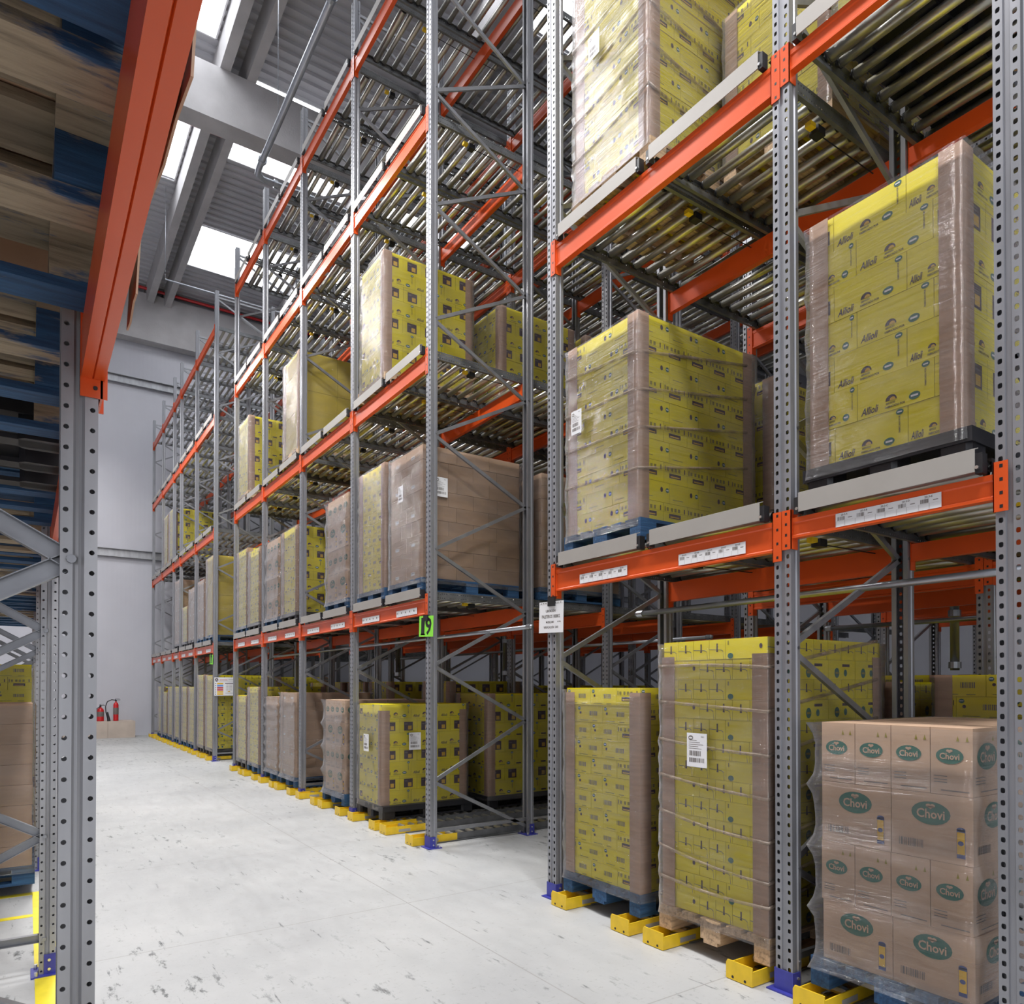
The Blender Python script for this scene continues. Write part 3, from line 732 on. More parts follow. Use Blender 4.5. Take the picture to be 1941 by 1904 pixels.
def baylist():
    B = [(S20[0], S20[1], 'narrow bay at right edge', 20, 1), (S20[1], S20[2], 'bay right of white notice', 20, 2)]
    for i, nm in enumerate(['first', 'second', 'third', 'fourth']): B.append((S19[i], S19[i + 1], nm + ' bay left of green 19', 19, 2))
    for i, nm in enumerate(['first', 'second', 'third', 'fourth', 'fifth']): B.append((S18[i], S18[i + 1], nm + ' bay beyond coloured notice', 18, 1 if i == 2 else 2))
    return B
BAYS = baylist()
ROWB = ['aisle-front', 'second-row', 'third-row', 'fourth-row', 'fifth-row', 'sixth-row', 'seventh-row', 'eighth-row']
ROWX = []
for x in FX: ROWX += [(x - .0, 1), (x + FD, -1)]
for bi, (y0, y1, bn, blk, nl) in enumerate(BAYS):
    for li, zl in enumerate(LV):
        for ri, (x, fc) in enumerate(ROWX):
            if blk == 18 and ri > 2: continue
            if blk == 19 and ri > 6: continue
            hh = .105 if (nl == 1 and blk == 20) else .16
            b = beam(x, y0, y1, zl + (.16 - hh), hh, 'orange %s %s beam, %s' % (ROWB[ri], LVN[li], bn), fc)
            if ri == 0 and li == 0:
                pre = {(20, 1): ['20-3'], (20, 2): ['20-5', '20-4']}.get((blk, nl), [None] * nl)
                ys = [0.0 - .02] if nl == 1 else [.42, -.52]
                for k, yy in enumerate(ys):
                    if blk == 18 and k == 1 and False: continue
                    obj('label_strip', strip_for(pre[k]), b, (-.0005, yy, (.012 if hh < .12 else .022)))
# ---- roller lanes ----
LL = 9.0; PIT = .135
def rail_data(mtl, L=LL, perf=True):
    mb = MB(); P = sheet([(-.022, .082), (0, .082), (0, .002), (-.022, .002)], .0022)
    mb.prism(P, 0, L, 0, 'x'); return mb.data('side_rail', [mtl])
RAILL = rail_data(M['rail'])
mbx = MB(); mbx.prism([(-a, b) for a, b in sheet([(-.022, .082), (0, .082), (0, .002), (-.022, .002)], .0022)], 0, LL, 0, 'x'); RAILR = mbx.data('side_rail', [M['rail']])
def roller_data(r, L, nm='roller'):
    mb = MB(); mb.cyl((0, -L / 2, 0), (0, L / 2, 0), r, 10, 0)
    for s in (-1, 1): mb.cyl((0, s * L / 2, 0), (0, s * (L / 2 + .018), 0), r * .55, 8, 1); mb.cyl((0, s * (L / 2 - .012), 0), (0, s * (L / 2 + .001), 0), r * 1.06, 10, 1)
    d = mb.data(nm, [M['roller'], M['black']])
    d.polygons.foreach_set('use_smooth', [len(p.vertices) == 4 for p in d.polygons]); return d
ROL = roller_data(.029, .80); ROLB = roller_data(.040, .80, 'brake_roller')
def stop_data():
    mb = MB(); w = .43
    mb.prism([(-.004, .018), (0, .018), (0, .112), (.03, .122), (.03, .126), (-.004, .115)], -w + .02, w - .02, 0, 'y', True)
    for s in (-1, 1): mb.box(.0, .045, s * (w - .02), s * (w + .008), .01, .095, 1)
    for s in (-1, 1): mb.cyl((-.008, s * (w - .012), .035), (.0, s * (w - .012), .035), .008, 6, 2)
    return mb.data('stop_plate', [M['stop'], M['black'], M['bolt']])
STOP = stop_data()
def brake_data():
    mb = MB(); mb.box(0, .05, -.02, .02, -.03, -.002, 0); mb.box(.06, .13, -.03, .03, -.05, -.005, 1); mb.cyl((.13, 0, -.03), (1.0, .0, -.02), .004, 6, 1)
    return mb.data('separator_pedal', [M['yellow'], M['black']])
BRK = brake_data()
def lane_whole():
    mb = MB()
    for s in (-1, 1): mb.box(0, LL * .75, s * .425 - .003, s * .425 + .003, .002, .082, 0); mb.box(0, LL * .75, s * .425 - .012, s * .425 + .012, .002, .006, 0)
    for k in range(int(LL * .75 / PIT)): mb.cyl((.06 + k * PIT, -.41, .055), (.06 + k * PIT, .41, .055), .029, 6, 1)
    return mb.data('roller_lane', [M['rail_plain'], M['roller']])
LW = lane_whole()
def lane_centres(y0, y1, nl):
    m = (y0 + y1) / 2; off = min(.468, (y1 - y0) / 2 - .512)
    if nl == 1 or y1 - y0 < 1.5: return [m]
    return [m + off, m - off]
LNAME = ['left', 'right']
for bi, (y0, y1, bn, blk, nl) in enumerate(BAYS):
    for li, zl in enumerate(LV):
        for k, yc in enumerate(lane_centres(y0, y1, nl)):
            nm = '' if nl == 1 or y1 - y0 < 1.5 else LNAME[k] + '-hand '
            lb = 'steel roller lane, %s%s, %s' % (nm, LVN[li], bn)
            if blk == 18:
                o = obj('roller_lane', LW, None, (XF + .05, yc, zl + .16)); tag(o, lb, 'roller conveyor', 'gravity roller lanes on the racking')
                if li < 3: obj('stop_plate', STOP, o, (-.078, 0, 0))
                continue
            t = thing('roller_lane', lb, 'roller conveyor', (XF + .05, yc, zl + .16), 'gravity roller lanes on the racking')
            obj('side_rail', RAILL, t, (0, .440, 0)); obj('side_rail', RAILR, t, (0, -.440, 0))
            obj('stop_plate', STOP, t, (-.078, 0, 0)); 
            obj('separator_pedal', BRK, t, (.45, -.36, 0))
            nr = 62
            x = .06
            for q in range(nr):
                if q % 8 == 1: obj('roller', ROLB, t, (x, 0, .046)); x += .10
                else: obj('roller', ROL, t, (x, 0, .056)); x += PIT
                if x > LL - .05: break
# ---- floor tracks with yellow guards ----
def track_data():
    mb = MB(); L = LL
    for s in (-1, 1):
        mb.prism([(s * .075, .012), (s * .072, .012), (s * .072, .078), (s * .075, .078)], .38, L, 0, 'x', True)
        mb.prism([(s * .045, .006), (s * .10, .006), (s * .10, .012), (s * .045, .012)], .1, L, 0, 'x', True)
    for k in range(int(LL / .12) - 1): mb.cyl((.1 + k * .12, -.068, .062), (.1 + k * .12, .068, .062), .024, 8, 1)
    return mb.data('floor_roller_track', [M['rail_plain'], M['roller']])
TRK = track_data()
def guard_data(side=True):
    mb = MB()
    mb.prism([(-.085, .004), (.085, .004), (.085, .088), (.075, .105), (-.085, .105)], -.13, -.122, 0, 'x', True)
    for s in (-1, 1): mb.box(-.122, .38, s * .078, s * .085, .004, .082)
    mb.box(-.122, .38, -.078, .078, .001, .005)
    for s in (-.04, .04): mb.cyl((-.131, s, .02), (-.1295, s, .02), .008, 8, 1)
    mb.box(.02, .16, -.0862, -.0852, .02, .05, 2)
    return mb.data('yellow_guard', [M['yellow'], M['black'], M['stop']])
GRD = guard_data()
for bi, (y0, y1, bn, blk, nl) in enumerate(BAYS):
    for k, yc in enumerate(lane_centres(y0, y1, nl)):
        for j, s in enumerate((1, -1)):
            nm = 'only' if nl == 1 else LNAME[k]
            lb = 'yellow-guarded floor track, %s side of %s lane, %s' % (('left', 'right')[j], nm, bn)
            t = obj('floor_roller_track', TRK, None, (XF + .03, yc + s * .32, 0))
            tag(t, lb, 'roller track', 'floor roller tracks under the racking'); obj('yellow_guard', GRD, t)

# ================================================================== pallet loads
ZF = .09; Z1 = 2.47 + .089; Z2 = 4.92 + .089
X0 = 3.245
# floor level
load(X0, 1.735, ZF, .70, 1.42, 'chovi', 'bluewood', 'brown carton stack with green oval logos in the bottom right corner', True, pinch=.03, boards=(0, 0, 0))
load(X0, 2.765, ZF, .755, 1.865, 'flap', 'wood', 'tallest floor-level yellow carton load, on a bare wooden pallet', True, btop=1.75, labels=(('f', .07, 1.12, 1),), pinch=.006, yaw=.012, folds=((1.72, 1.70, -.01), (1.50, 1.46, .0), (1.27, 1.22, .01), (1.05, .985, .01), (.83, .75, .02), (.61, .53, .02), (.42, .40, .02)))
load(X0, 3.725, ZF, .765, 1.585, 'bar', 'bluewood', 'yellow barcoded carton load on blue pallet beside the white paper notice', True, btop=1.56, pinch=.004)
load(X0, 7.80, ZF, .66, 1.39, 'allioli', 'plasblk', 'low wide yellow carton load on black pallet, left of green 19', True, boards=(0, 1, 1), btop=1.36, labels=(('s', .42, .86, 1), ('f', 0, .84, 1)), d=1.1)
load(X0 - .01, 8.84, ZF, .70, 1.42, 'chovi', 'bluewood', 'brown logo carton stack on the floor, second bay left of green 19', True, boards=(0, 0, 0), pinch=.03)
load(X0 - .01, 10.78, ZF, .78, 1.50, 'plain', 'bluewood', 'crumpled brown load on floor, third bay left of 19, right lane', False, boards=(1, 0, 0), pinch=.02)
load(X0, 11.72, ZF, .78, 1.43, 'plain', 'bluewood', 'crumpled brown load on floor, third bay left of 19, left lane', False, boards=(0, 0, 0), pinch=.02)
load(X0, 12.79, ZF, .76, 1.58, 'bar', 'bluewood', 'hazy tall yellow load on floor, fourth bay left of 19, right lane', False)
load(X0, 13.76, ZF, .78, 1.42, 'bar', 'plasblk', 'hazy low yellow load on floor, fourth bay left of 19, left lane', False)
for (yy, tp, lb) in ((16.68, 1.83, 'tall yellow load on floor just behind the coloured notice board'), (17.63, 1.85, 'second tall load on floor, just beyond the coloured notice'),
                     (18.73, 1.57, 'third load on floor beyond the coloured notice, yellow top'), (19.68, 1.57, 'fourth load on floor beyond the coloured notice'),
                     (20.76, 1.57, 'fifth load on floor beyond coloured notice, in narrow bay'), (21.79, 1.57, 'sixth load on floor beyond the coloured notice'),
                     (22.74, 1.42, 'low yellow-topped load on floor, seventh beyond coloured notice'), (23.71, 1.57, 'last load on floor, nearest the white end wall')):
    load(X0, yy, ZF, .80, tp, 'flap' if yy < 17 else ('bar' if yy < 22 else 'allioli'), 'bluewood' if yy > 18 else 'plasblk', lb, False)
# first beam level
load(X0 + .01, 1.775, Z1, .715, 3.92, 'allioli', 'plasblk', 'large yellow carton load on first level of the right-edge bay, black pallet', True, pinch=.004)
load(X0 - .0, 3.715, Z1, .72, 4.04, 'rect', 'bluewood', 'yellow load with dark label panels on first level above white notice', True, labels=(('f', .22, 3.42, 0),), boards=(1, 1, 1), pinch=.003, folds=((3.86, 3.80, .0), (3.58, 3.55, .0), (3.32, 3.30, .0), (3.05, 3.03, .0)))
load(X0, 6.79, Z1, .76, 4.03, 'plain', 'bluewood', 'plain brown carton load on first level, directly above green 19 sign', True, boards=(0, 0, 0), labels=(('f', .03, 3.55, 0), ('s', .22, 3.55, 1)), pinch=.006, d=1.2)
load(X0, 7.68, Z1, .72, 4.08, 'bar', 'bluewood', 'narrow yellow load on first level, left of plain brown load', True, boards=(1, 1, 0), pinch=.006)
load(X0, 8.78, Z1, .74, 4.00, 'chovi', 'bluewood', 'brown logo cartons on first level, second bay left of 19', True, boards=(0, 0, 0), pinch=.02)
load(X0, 10.78, Z1, .78, 3.96, 'allioli', 'plasblk', 'yellow load on first level, third bay left of 19, right lane', False, pinch=.006)
load(X0, 11.72, Z1, .80, 3.95, 'chovi', 'bluewood', 'brown load on first level, third bay left of 19, left lane', False, boards=(0, 0, 0), pinch=.02)
load(X0, 12.79, Z1, .78, 3.97, 'bar', 'plasblk', 'hazy yellow load on first level, fourth bay left, right lane', False, pinch=.01)
load(X0, 13.73, Z1, .80, 4.08, 'bar', 'bluewood', 'hazy yellow-topped load on first level, fourth bay left, left lane', False, pinch=.01)
for (yy, tp, st, lb) in ((16.68, 4.42, 'box', 'tall hazy load on first level right behind the notice frame'), (17.63, 4.02, 'plain', 'second load on first level beyond the coloured notice'),
                         (18.73, 3.97, 'plain', 'third load on first level beyond the coloured notice'), (19.68, 3.60, 'bar', 'low fourth load on first level beyond the coloured notice'),
                         (20.76, 4.40, 'plain', 'tall fifth load on first level beyond the coloured notice')):
    load(X0, yy, Z1, .80, tp, st, 'plasblk' if yy > 18 else 'bluewood', lb, False)
# second beam level
load(X0, 3.62, Z2, .74, 6.62, 'rect', 'wood', 'upper yellow load cut by the top edge, above the other labelled yellow load', True, labels=(('f', .12, 6.02, 0),), boards=(1, 1, 1), pinch=.012, folds=((6.25, 6.32, .02), (5.98, 6.05, .02), (5.70, 5.78, .02), (5.42, 5.50, .02)))
load(X0 + .02, 7.75, Z2, .66, 6.50, 'allioli', 'wood', 'yellow load with square dark windows on second level, above plain brown load', True, boards=(0, 1, 1), pinch=.006)
load(X0, 10.72, Z2, .86, 6.52, 'box', 'wood', 'tall plain ochre load on second level, third bay left of 19', False, boards=(1, 1, 0))
load(X0, 13.55, Z2, .84, 6.45, 'allioli', 'wood', 'yellow load on second level at the far end of the middle racks', False, boards=(0, 1, 1))
load(X0, 21.79, Z2, .80, 6.50, 'allioli', 'wood', 'nearer of two yellow loads high up beside the white end wall', False)
load(X0, 22.74, Z2, .80, 6.50, 'bar', 'wood', 'farther of two yellow loads high up beside the white end wall', False)
# deeper positions in the lanes
def deep(yc, x, zb, w, top, st, pal, where, boards=(1, 1, 1)):
    if x > 4.4: x += .10
    load(x, yc, zb, w, top, st, pal, where, False, boards=boards)
DP = ['second', 'third', 'fourth']
deep(3.725, 4.56, Z1, .74, 3.95, 'rect', 'bluewood', 'second yellow load directly behind the first-level load with dark label panels')
deep(1.775, 4.50, Z1, .74, 3.8, 'allioli', 'plasblk', 'second yellow load hidden behind the large right-edge first-level load')
deep(1.775, X0 + .3, Z2, .76, 6.2, 'rect', 'plasblk', 'load whose pallet shows through rollers, second level, right-edge bay', (0, 0, 0))
deep(2.82, 3.95, Z2, .78, 6.2, 'rect', 'wood', 'yellow load on second level behind the frame left of tallest load')
deep(6.79, 4.62, Z1, .78, 3.98, 'plain', 'bluewood', 'second brown load directly behind the plain brown first-level load', (0, 0, 0))
deep(7.72, 4.68, Z2, .78, 6.30, 'allioli', 'wood', 'second yellow load behind the second-level one above plain brown load')
deep(7.72, 6.05, Z2, .78, 6.30, 'allioli', 'wood', 'third yellow load in line, second level above plain brown load')
deep(7.82, 4.58, ZF, .78, 1.50, 'allioli', 'plasblk', 'second yellow floor load behind the low wide one left of green 19')
deep(7.82, 5.90, ZF, .78, 1.50, 'allioli', 'plasblk', 'third yellow floor load in line behind the low wide one')
k = 0
for (yc, nm) in ((1.775, 'right-edge bay'), (2.79, 'lane of the tallest yellow load'), (3.74, 'lane beside white notice')):
    for j in range(3):
        st = ('bar', 'flap', 'bar')[k % 3] if j != 1 else 'allioli'
        deep(yc, 4.50 + 1.3 * j, ZF, .78, (1.62, 1.70, 1.48)[(k + j) % 3] if yc > 2 else 1.66, 'flap' if yc == 2.79 and j == 0 else st, 'bluewood', '%s floor load back from the aisle, %s' % (DP[j], nm)); k += 1
for (yc, nm) in ((6.83, 'right lane of first bay left of 19'), (8.86, 'right lane of second bay left of 19'), (9.80, 'left lane of second bay left of 19'), (10.82, 'right lane of third bay left of 19'), (11.77, 'left lane of third bay left of 19'), (12.83, 'right lane of fourth bay left of 19'), (13.78, 'left lane of fourth bay left of 19')):
    for j in range(3):
        if yc == 6.83 and j == 0: continue
        deep(yc, 4.62 + 1.3 * j + (.5 if yc in (6.83, 9.80) else 0), ZF, .78, (1.60, 1.45, 1.66)[(k + j) % 3], ('bar', 'plain', 'allioli')[(k + j) % 3], 'bluewood', '%s floor load back, %s' % (DP[j], nm)); k += 1
for (yc, nm) in ((8.80, 'second bay left of 19'), (10.80, 'third bay left of 19, right lane'), (11.75, 'third bay left of 19, left lane'), (12.8, 'fourth bay left of 19')):
    deep(yc, 4.6, Z1, .78, 3.9, 'plain' if k % 2 else 'bar', 'bluewood', 'second first-level load back, %s' % nm); k += 1
for (yc, nm) in ((16.68, 'beside the coloured notice'), (17.63, 'one lane past the coloured notice'), (18.73, 'two lanes past the coloured notice'), (22.74, 'near the white wall')):
    deep(yc, 4.55, ZF, .80, 1.80, 'flap', 'plasblk', 'second floor load back in the far racks, %s' % nm)
deep(16.68, 4.55, Z1, .80, 4.3, 'box', 'plasblk', 'second first-level load back behind the notice frame')

# ================================================================== left-hand rack
XL = .142
LPROF = [(.0, .0), ]
def lpost_data():
    mb = MB()
    P = sheet([(-.078, .020), (-.078, .05), (-.052, .05), (-.047, .043), (-.040, .046), (-.034, .043), (-.028, .05), (0, .05), (0, .014), (-.006, .010), (-.006, -.010), (0, -.014), (0, -.05), (-.028, -.05), (-.034, -.043), (-.040, -.046), (-.047, -.043), (-.052, -.05), (-.078, -.05), (-.078, -.020)], -.0028)
    mb.prism(P, .006, 5.2); return mb.data('post', [M['lpost']])
LPOST = lpost_data(); FDL = 1.10
def lbrace(x0, z0, x1, z1, w=.045):
    mb = MB(); beam_between(mb, (x0, 0, z0), (x1, 0, z1), w, .03, (0, 1, 0), 0, .0025)
    for p in ((x0, z0), (x1, z1)): mb.cyl((p[0], -.051, p[1]), (p[0], -.058, p[1]), .011, 8)
    return mb.data('brace', [M['brace']])
ln = []; z = -.385; f = False
lnodes = [(-.055, .20)]
zz = .766; front = True; seq = [(-.055, .766)]
while zz < 4.6: zz += .57; front = not front; seq.append((-.055 if front else -FDL + .055, zz))
LBR = [lbrace(-FDL + .055, .25, -.055, .766)] + [lbrace(*a, *b) for a, b in zip(seq, seq[1:])] + [lbrace(-.055, .20, -FDL + .055, .20)]
LBASE = base_data(True)
LY = [-.64, 2.07, 4.78, 7.49, 10.20, 12.91]
LN = ['behind the camera', 'nearest, tallest in the picture', 'second from the camera', 'third from the camera', 'fourth from the camera', 'fifth from the camera']
for y, nm in zip(LY, LN):
    t = thing('rack_upright', 'grey left-hand rack frame, %s' % nm, 'rack frame', (XL, y, 0), 'frames of the left-hand rack')
    obj('post', LPOST, t); o = obj('post', LPOST, t, (-FDL, 0, 0), (0, 0, pi))
    obj('base_plate', LBASE, t); obj('base_plate', LBASE, t, (-FDL, 0, 0), (0, 0, pi))
    for b in LBR: obj('brace', b, t)
def lbeam_data(L):
    mb = MB(); h = .125
    P = [(0, 0), (-.023, 0), (-.025, .004), (-.027, 0), (-.050, 0), (-.050, h), (0, h), (0, h * .62), (-.005, h * .58), (-.005, h * .40), (0, h * .36)]
    mb.prism(P, -L / 2, L / 2, 0, 'y', True)
    for sy in (-1, 1):
        a, b = sorted((sy * L / 2, sy * (L / 2 + .004)))
        mb.box(-.052, .006, a, b, -.045, h + .05)
        a, b = sorted((sy * L / 2, sy * (L / 2 + .055)))
        mb.box(-.009, -.004, a, b, -.045, h + .05)
        mb.cyl((-.02, sy * (L / 2 - .001), -.022), (-.02, sy * (L / 2 - .0045), -.022), .005, 10, 1)
    return mb.data('rack_crossbar', [M['orange'], M['black']])
LB = lbeam_data(2.71 - .112)
for i in range(5):
    yc = (LY[i] + LY[i + 1]) / 2
    nm = ['overhead, nearest', 'second from camera', 'third from camera', 'fourth from camera', 'fifth from camera'][i]
    tag(obj('rack_crossbar', LB, None, (XL + .013, yc, 2.35)), 'orange front beam of the left-hand rack, %s' % nm, 'rack beam', 'beams of the left-hand rack')
    tag(obj('rack_crossbar', LB, None, (XL - FDL - .013, yc, 2.35), (0, 0, pi)), 'orange rear beam of the left-hand rack, %s' % nm, 'rack beam', 'beams of the left-hand rack')
# pallets on those beams seen from underneath, each under unseen cartons added to block the sky
ZB = 2.476
pl = [(.02, 'mixwood'), (.90, 'mixwood'), (1.75, 'mixwood'), (2.72, 'mixwood'), (3.56, 'plasblk'), (4.36 - .06, 'bluewood')]
pi_ = 0
PLN = ['nearest, right overhead', 'second from the camera', 'third from the camera', 'fourth from camera, blue blocks', 'fifth, black plastic', 'sixth from the camera']
ypos = [(.60 - .98, 'mixwood'), (.46, 'mixwood'), (1.50, 'mixwood'), (2.52, 'mixwood'), (3.52, 'plasblk'), (4.36, 'bluewood')]
ypos = [(-.14, 'mixwood'), (.70, 'mixwood'), (1.545, 'mixwood'), (2.60, 'mixwood'), (3.44, 'plasblk'), (4.27, 'bluewood'), (5.30, 'mixwood'), (6.14, 'bluewood'), (6.98, 'mixwood'), (8.0, 'mixwood'), (8.85, 'bluewood'), (9.70, 'mixwood'), (10.7, 'mixwood'), (11.55, 'mixwood'), (12.4, 'bluewood')]
NUMW = ['first', 'second', 'third', 'fourth', 'fifth', 'sixth', 'seventh', 'eighth', 'ninth', 'tenth', 'eleventh', 'twelfth', 'thirteenth', 'fourteenth', 'fifteenth']
CB = {}
def plain_load(dd, w, h, mtl):
    k = (dd, w, h, mtl)
    if k not in CB:
        mb = MB(); n = 4
        for i in range(n):
            for j in range(3): mb.box(.003 + dd / 3 * j, dd / 3 * (j + 1), -w / 2, w / 2, h / n * i + .002, h / n * (i + 1))
        CB[k] = mb.data('carton_stack', [M[mtl]])
    return CB[k]
for i, (y, m) in enumerate(ypos):
    xr = .160 + (.012, -.006, .02, .0, -.02)[i % 5]
    t = thing('loaded_pallet', '%s left-rack pallet seen from below, %s' % (NUMW[i], {'mixwood': 'worn bare wood with blue', 'plasblk': 'black plastic', 'bluewood': 'blue painted wood'}[m]), 'pallet load', (xr - 1.2, y, ZB), 'pallets on the left-hand rack')
    add_pallet(t, m, i < 6)
    obj('carton_stack', plain_load(1.17, .77, 1.1, 'kraft'), t, (0.01, 0, .152 if m == 'plasblk' else .146))
# cardboard sheets sticking out past the beam
def flap(name, label, x, y, z, L, w, rz, ry):
    mb = MB(); mb.prism([(-L / 2, 0), (-L * .2, w * .1), (L * .1, -w * .05), (L / 2, w * .12), (L / 2, w), (-L / 2, w)], -.002, .002, 0, 'x', True); mb.box(-.045, .0, -L / 2, L / 2, w - .004, w)
    o = obj(name, mb.data(name, [M['kraft2']]), None, (x, y, z), (0, ry, rz)); return tag(o, label, 'cardboard', 'cardboard offcuts over the left beam')
flap('cardboard_flap', 'torn cardboard flap hanging past the overhead left beam, nearer one', .183, 1.25, 2.46, .34, .10, .03, .05)
flap('cardboard_flap', 'brown cardboard edge hanging past the left beam, farther one', .190, 1.80, 2.43, .22, .12, -.02, .05)
# floor loads on the left
load(-1.14, 6.97, .09, .80, 1.46, 'plain', 'bluewood', 'brown wrapped load on the floor behind the left-hand frames', False, boards=(0, 0, 0), group='loads on the left floor')
load(-1.14, 8.75, .09, .80, 1.80, 'bar', 'bluewood', 'yellow load on the floor behind the brown left-hand one', False, group='loads on the left floor', boards=(0, 0, 0))
load(-1.14, 10.8, .09, .80, 1.80, 'bar', 'bluewood', 'second yellow load farther back along the left floor', False, group='loads on the left floor', boards=(0, 0, 0))
def fmark(label, x0, x1, y0, y1):
    mb = MB(); mb.box(x0, x1, y0, y1, .0005, .0020); o = obj('floor_marking', mb.data('floor_marking', [M['yellow_line']]))
    return tag(o, label, 'floor marking', 'yellow painted lines under the left-hand rack')
M['yellow_line'] = mat('yellow_floor_paint', (0.85, 0.70, 0.03), 0.45, 0, 0.08, 8)
fmark('broad yellow floor line running along under the left-hand frames', .045, .16, .6, 6.60)
fmark('yellow cross line on the floor, nearer the camera', -1.2, .045, 6.0 - .03, 6.0 + .04)
fmark('yellow cross line on the floor in front of brown load', -1.2, .16, 6.60, 6.68)

# ================================================================== signs
def sign(name, label, cat, w, h, draw, mats, loc, rot):
    mb = MB(); mb.box(-.0008, 0, -w / 2, w / 2, 0, h, 0); F = Face(mb, (-.0008, w / 2, 0), (0, -1, 0), (0, 0, 1), .0008); draw(F, w, h)
    o = obj(name, mb.data(name, mats), None, loc, rot); return tag(o, label, cat)
def clip(parent, loc, w=.09, h=.06):
    mb = MB(); mb.box(-.012, .0, -w / 2, w / 2, 0, h); mb.box(-.012, .02, -w / 2, w / 2, h - .004, h); obj('magnet_clip', mb.data('magnet_clip', [M['black']]), parent, loc)
def d19(F, w, h): F.text('1', w * .15, h * .08, w * .24, h * .84, 1); F.text('9', w * .46, h * .08, w * .42, h * .84, 1); F.rect(w * .12, h * .08, w * .44, h * .15, 1)
s = sign('number_sign', 'lime green paper sign reading 19 on the end frame', 'sign', .30, .205, d19, [M['lime'], M['black']], (XF - .022, 6.31, 2.085), (0.05, 0, 0)); clip(s, (0, .0, .155))
def dpap(F, w, h):
    F.text('UBICACIÓN', w * .28, h * .66, w * .40, h * .10, 1); F.text('PALETEROS 1000KG', w * .12, h * .47, w * .74, h * .11, 1)
    F.text('MUEBLE M01', w * .30, h * .31, w * .32, h * .07, 1); F.text('(LFM)', w * .76, h * .32, w * .14, h * .05, 1)
    F.text('VERIFICACIÓN  2001', w * .20, h * .14, w * .60, h * .09, 1)
    for i in range(9): F.rect(w * (.05 + .1 * i), h * .945, w * (.11 + .1 * i), h * .965, 1)
    F.rect(w * .02, h * .915, w * .98, h * .92, 1)
s = sign('paper_notice', 'white paper notice clipped to the frame at the gap', 'notice', .30, .235, dpap, [M['white'], M['grey']], (XF - .016, 4.285, 2.0), (0.03, 0, 0)); clip(s, (0, -.01, .20), .085, .07)
def dbrd(F, w, h):
    F.ell(w * .11, h * .86, w * .075, h * .10, 1); F.mb.add([F.p(w * .07, h * .80, 2), F.p(w * .11, h * .94, 2), F.p(w * .15, h * .80, 2), F.p(w * .13, h * .80, 2), F.p(w * .11, h * .88, 2), F.p(w * .09, h * .80, 2)], [(0, 1, 4, 5), (1, 2, 3, 4)], 0)
    F.rect(w * .24, h * .84, w * .62, h * .87, 5); F.rect(w * .66, h * .86, w * .92, h * .88, 4); F.rect(w * .2, h * .79, w * .9, h * .80, 4)
    for i, c in enumerate((2, 3, 5, 5, 2, 2)):
        v = .62 - .115 * i; F.rect(w * .13, h * v, w * .42, h * (v + .085), c); F.ell(w * .065, h * (v + .04), w * .025, h * .03, 6 if i in (1, 5) else 4, 1, 8)
    F.rect(w * .50, h * .66, w * .90, h * .70, 1)
    for i in range(5):
        F.rect(w * .55, h * (.58 - .07 * i), w * .66, h * (.592 - .07 * i), 4); F.rect(w * .70, h * (.58 - .07 * i), w * .84, h * (.592 - .07 * i), 4)
    F.mb.add([F.p(w * .60, h * .20), F.p(w * .76, h * .20), F.p(w * .70, h * .27)], [(0, 1, 2)], 2); F.rect(w * .52, h * .12, w * .92, h * .135, 4)
sign('notice_board', 'white notice board with coloured rows on the far frame side', 'notice board', .43, .39, dbrd, [M['white'], M['ink'], M['amber'], M['skyblue'], M['grey'], M['pinkred'], M['navy']], (3.50, 16.05, 1.39), (0, 0, pi / 2))
def d18(F, w, h): F.text('1', w * .16, h * .09, w * .20, h * .80, 1); F.text('8', w * .44, h * .09, w * .38, h * .80, 1); F.rect(w * .10, h * .09, w * .40, h * .15, 1)
s = sign('number_sign', 'lime green paper sign reading 18 on the far racks', 'sign', .30, .205, d18, [M['lime'], M['black']], (XF - .022, 16.22, 2.06), (0.05, 0, 0)); clip(s, (0, .0, .155))

# ================================================================== pipes, plinth, extinguishers
def pipe(name, label, pts, r, mtl, cat='pipe', collars=()):
    mb = MB(); mb.tube(pts, r, 12)
    o = obj(name, mb.data(name, [mtl], True)); tag(o, label, cat)
    for c, d in collars:
        m2 = MB(); c = Vector(c); d = Vector(d); m2.cyl(c - d * .03, c + d * .03, r * 1.4, 12); obj('pipe_coupling', m2.data('pipe_coupling', [M['pipe']]), o)
    return o
pipe('sprinkler_pipe', 'thick grey pipe with elbow hanging above the aisle edge', [(3.20, 1.0, 10.62), (3.25, 12.5, 10.50), (3.27, 12.68, 10.50), (3.40, 12.76, 10.50), (12.5, 12.76, 10.50)], .052, M['pipe'], collars=[((3.25, 12.3, 10.5), (0, 1, 0)), ((3.6, 12.76, 10.5), (1, 0, 0)), ((3.22, 8.9, 10.53), (0, 1, 0))])
pipe('fire_main', 'thin red pipe along the top of the end wall', [(XW, 25.42, 14.34), (XE, 25.42, 14.34)], .045, M['red'])
pipe('roof_pipe', 'thin red pipe running across below the roof deck', [(-2, 17.2, 14.2), (20, 17.2, 14.2)][::1], .02, M['red'])
for i, (xx, y, z0) in enumerate(((3.25, 11.4, 10.56), (3.24, 8.0, 10.6), (2.9, 20.2, 12.1))):
    pipe('hanger_rod', '%s thin steel rod hanging from the roof' % ['middle', 'nearest', 'farthest'][i], [(xx, y, z0), (xx, y, 14.52)], .006, M['pipe'], 'rod')
pipe('cross_pipe', 'thin grey sprinkler branch running across the far roof', [(2.9, 20.2, 12.1), (12, 20.2, 12.1)], .02, M['pipe'])
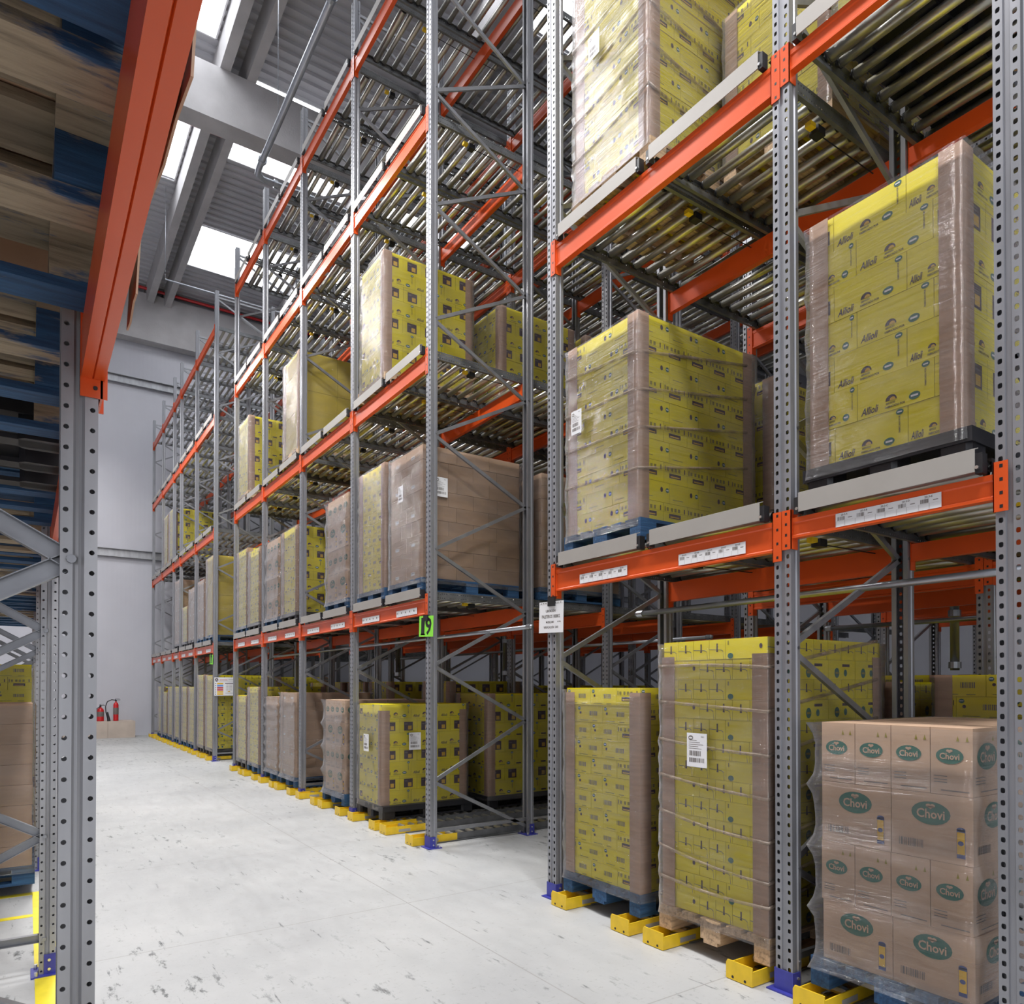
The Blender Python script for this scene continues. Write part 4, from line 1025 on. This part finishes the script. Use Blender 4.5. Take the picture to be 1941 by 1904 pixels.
for (x, ya, yb, z, nm) in ((4.02, .8, 4.15, 2.17, 'behind the right-hand bays'), (4.02, 5.57, 14.2, 2.17, 'behind the racks left of green 19'), (6.6, .8, 4.15, 2.17, 'deeper behind the right-hand bays'), (6.6, 5.57, 14.2, 2.17, 'deeper behind the racks left of green 19')):
    pipe('sprinkler_pipe', 'horizontal galvanised sprinkler pipe under lowest beams, %s' % nm, [(x, ya, z), (x, yb, z)], .021, M['pipe'], collars=[((x, ya + .05, z), (0, 1, 0)), ((x, yb - .05, z), (0, 1, 0))])
for (x, y, nm) in ((5.3, 11.31, 'third bay left of 19'), (6.2, 9.309, 'second bay left of 19'), (7.4, 3.2975, 'right-hand block')):
    pipe('sprinkler_drop', 'vertical grey sprinkler drop pipe with valve, %s' % nm, [(x, y, 1.75), (x, y, 9.8)], .04, M['pipe'], collars=[((x, y, 1.8), (0, 0, 1)), ((x, y, 2.3), (0, 0, 1))])
mb = MB(); mb.box(.9, 2.05, 24.95, 25.98, 0, .51); mb.box(2.055, 2.80, 24.95, 25.98, 0, .51)
tag(obj('wall_plinth', mb.data('wall_plinth', [M['block']])), 'low beige plinth at the end wall under the extinguishers', 'plinth')
def extinguisher(x, y, z, h, r, label, hose):
    t = thing('fire_extinguisher', label, 'fire extinguisher', (x, y, z), 'fire extinguishers on the plinth')
    mb = MB(); b = h * .82
    mb.lathe([(0, 0), (r, 0), (r, .03), (r, b - .08), (r * .8, b - .03), (r * .35, b), (r * .3, b + .03), (0, b + .03)], n=18)
    obj('cylinder_body', mb.data('cylinder_body', [M['red']], True), t)
    mb = MB(); mb.lathe([(r * 1.005, b * .35), (r * 1.012, b * .36), (r * 1.012, b * .7), (r * 1.005, b * .71)], n=18); obj('instruction_label', mb.data('instruction_label', [M['grey']], True), t)
    mb = MB(); mb.cyl((0, 0, b + .02), (0, 0, b + .07), r * .3, 10); mb.box(-.02, .12, -.012, .012, b + .07, b + .085); mb.box(-.02, .10, -.01, .01, b + .10, b + .11); mb.box(-.02, 0, -.01, .01, b + .07, b + .11); obj('valve_handle', mb.data('valve_handle', [M['black']]), t)
    mb = MB(); mb.tube(hose, .014, 8); obj('hose', mb.data('hose', [M['black']], True), t)
    return t
extinguisher(1.88, 25.3, .511, .50, .10, 'short broad red extinguisher, left one on the plinth', [(0.0, -.06, .45), (-.10, -.12, .40), (-.13, -.12, .2)])
e = extinguisher(2.30, 25.3, .511, .70, .075, 'tall slim red extinguisher with long hose, right one', [(0, -.03, .64), (-.12, -.06, .66), (-.24, -.08, .60), (-.29, -.10, .45), (-.28, -.12, .28), (-.24, -.13, .10)])
mb = MB(); mb.cyl((-.24, -.13, .28), (-.20, -.14, .0), .02, 12, 0, .05); obj('discharge_horn', mb.data('discharge_horn', [M['black']]), e)
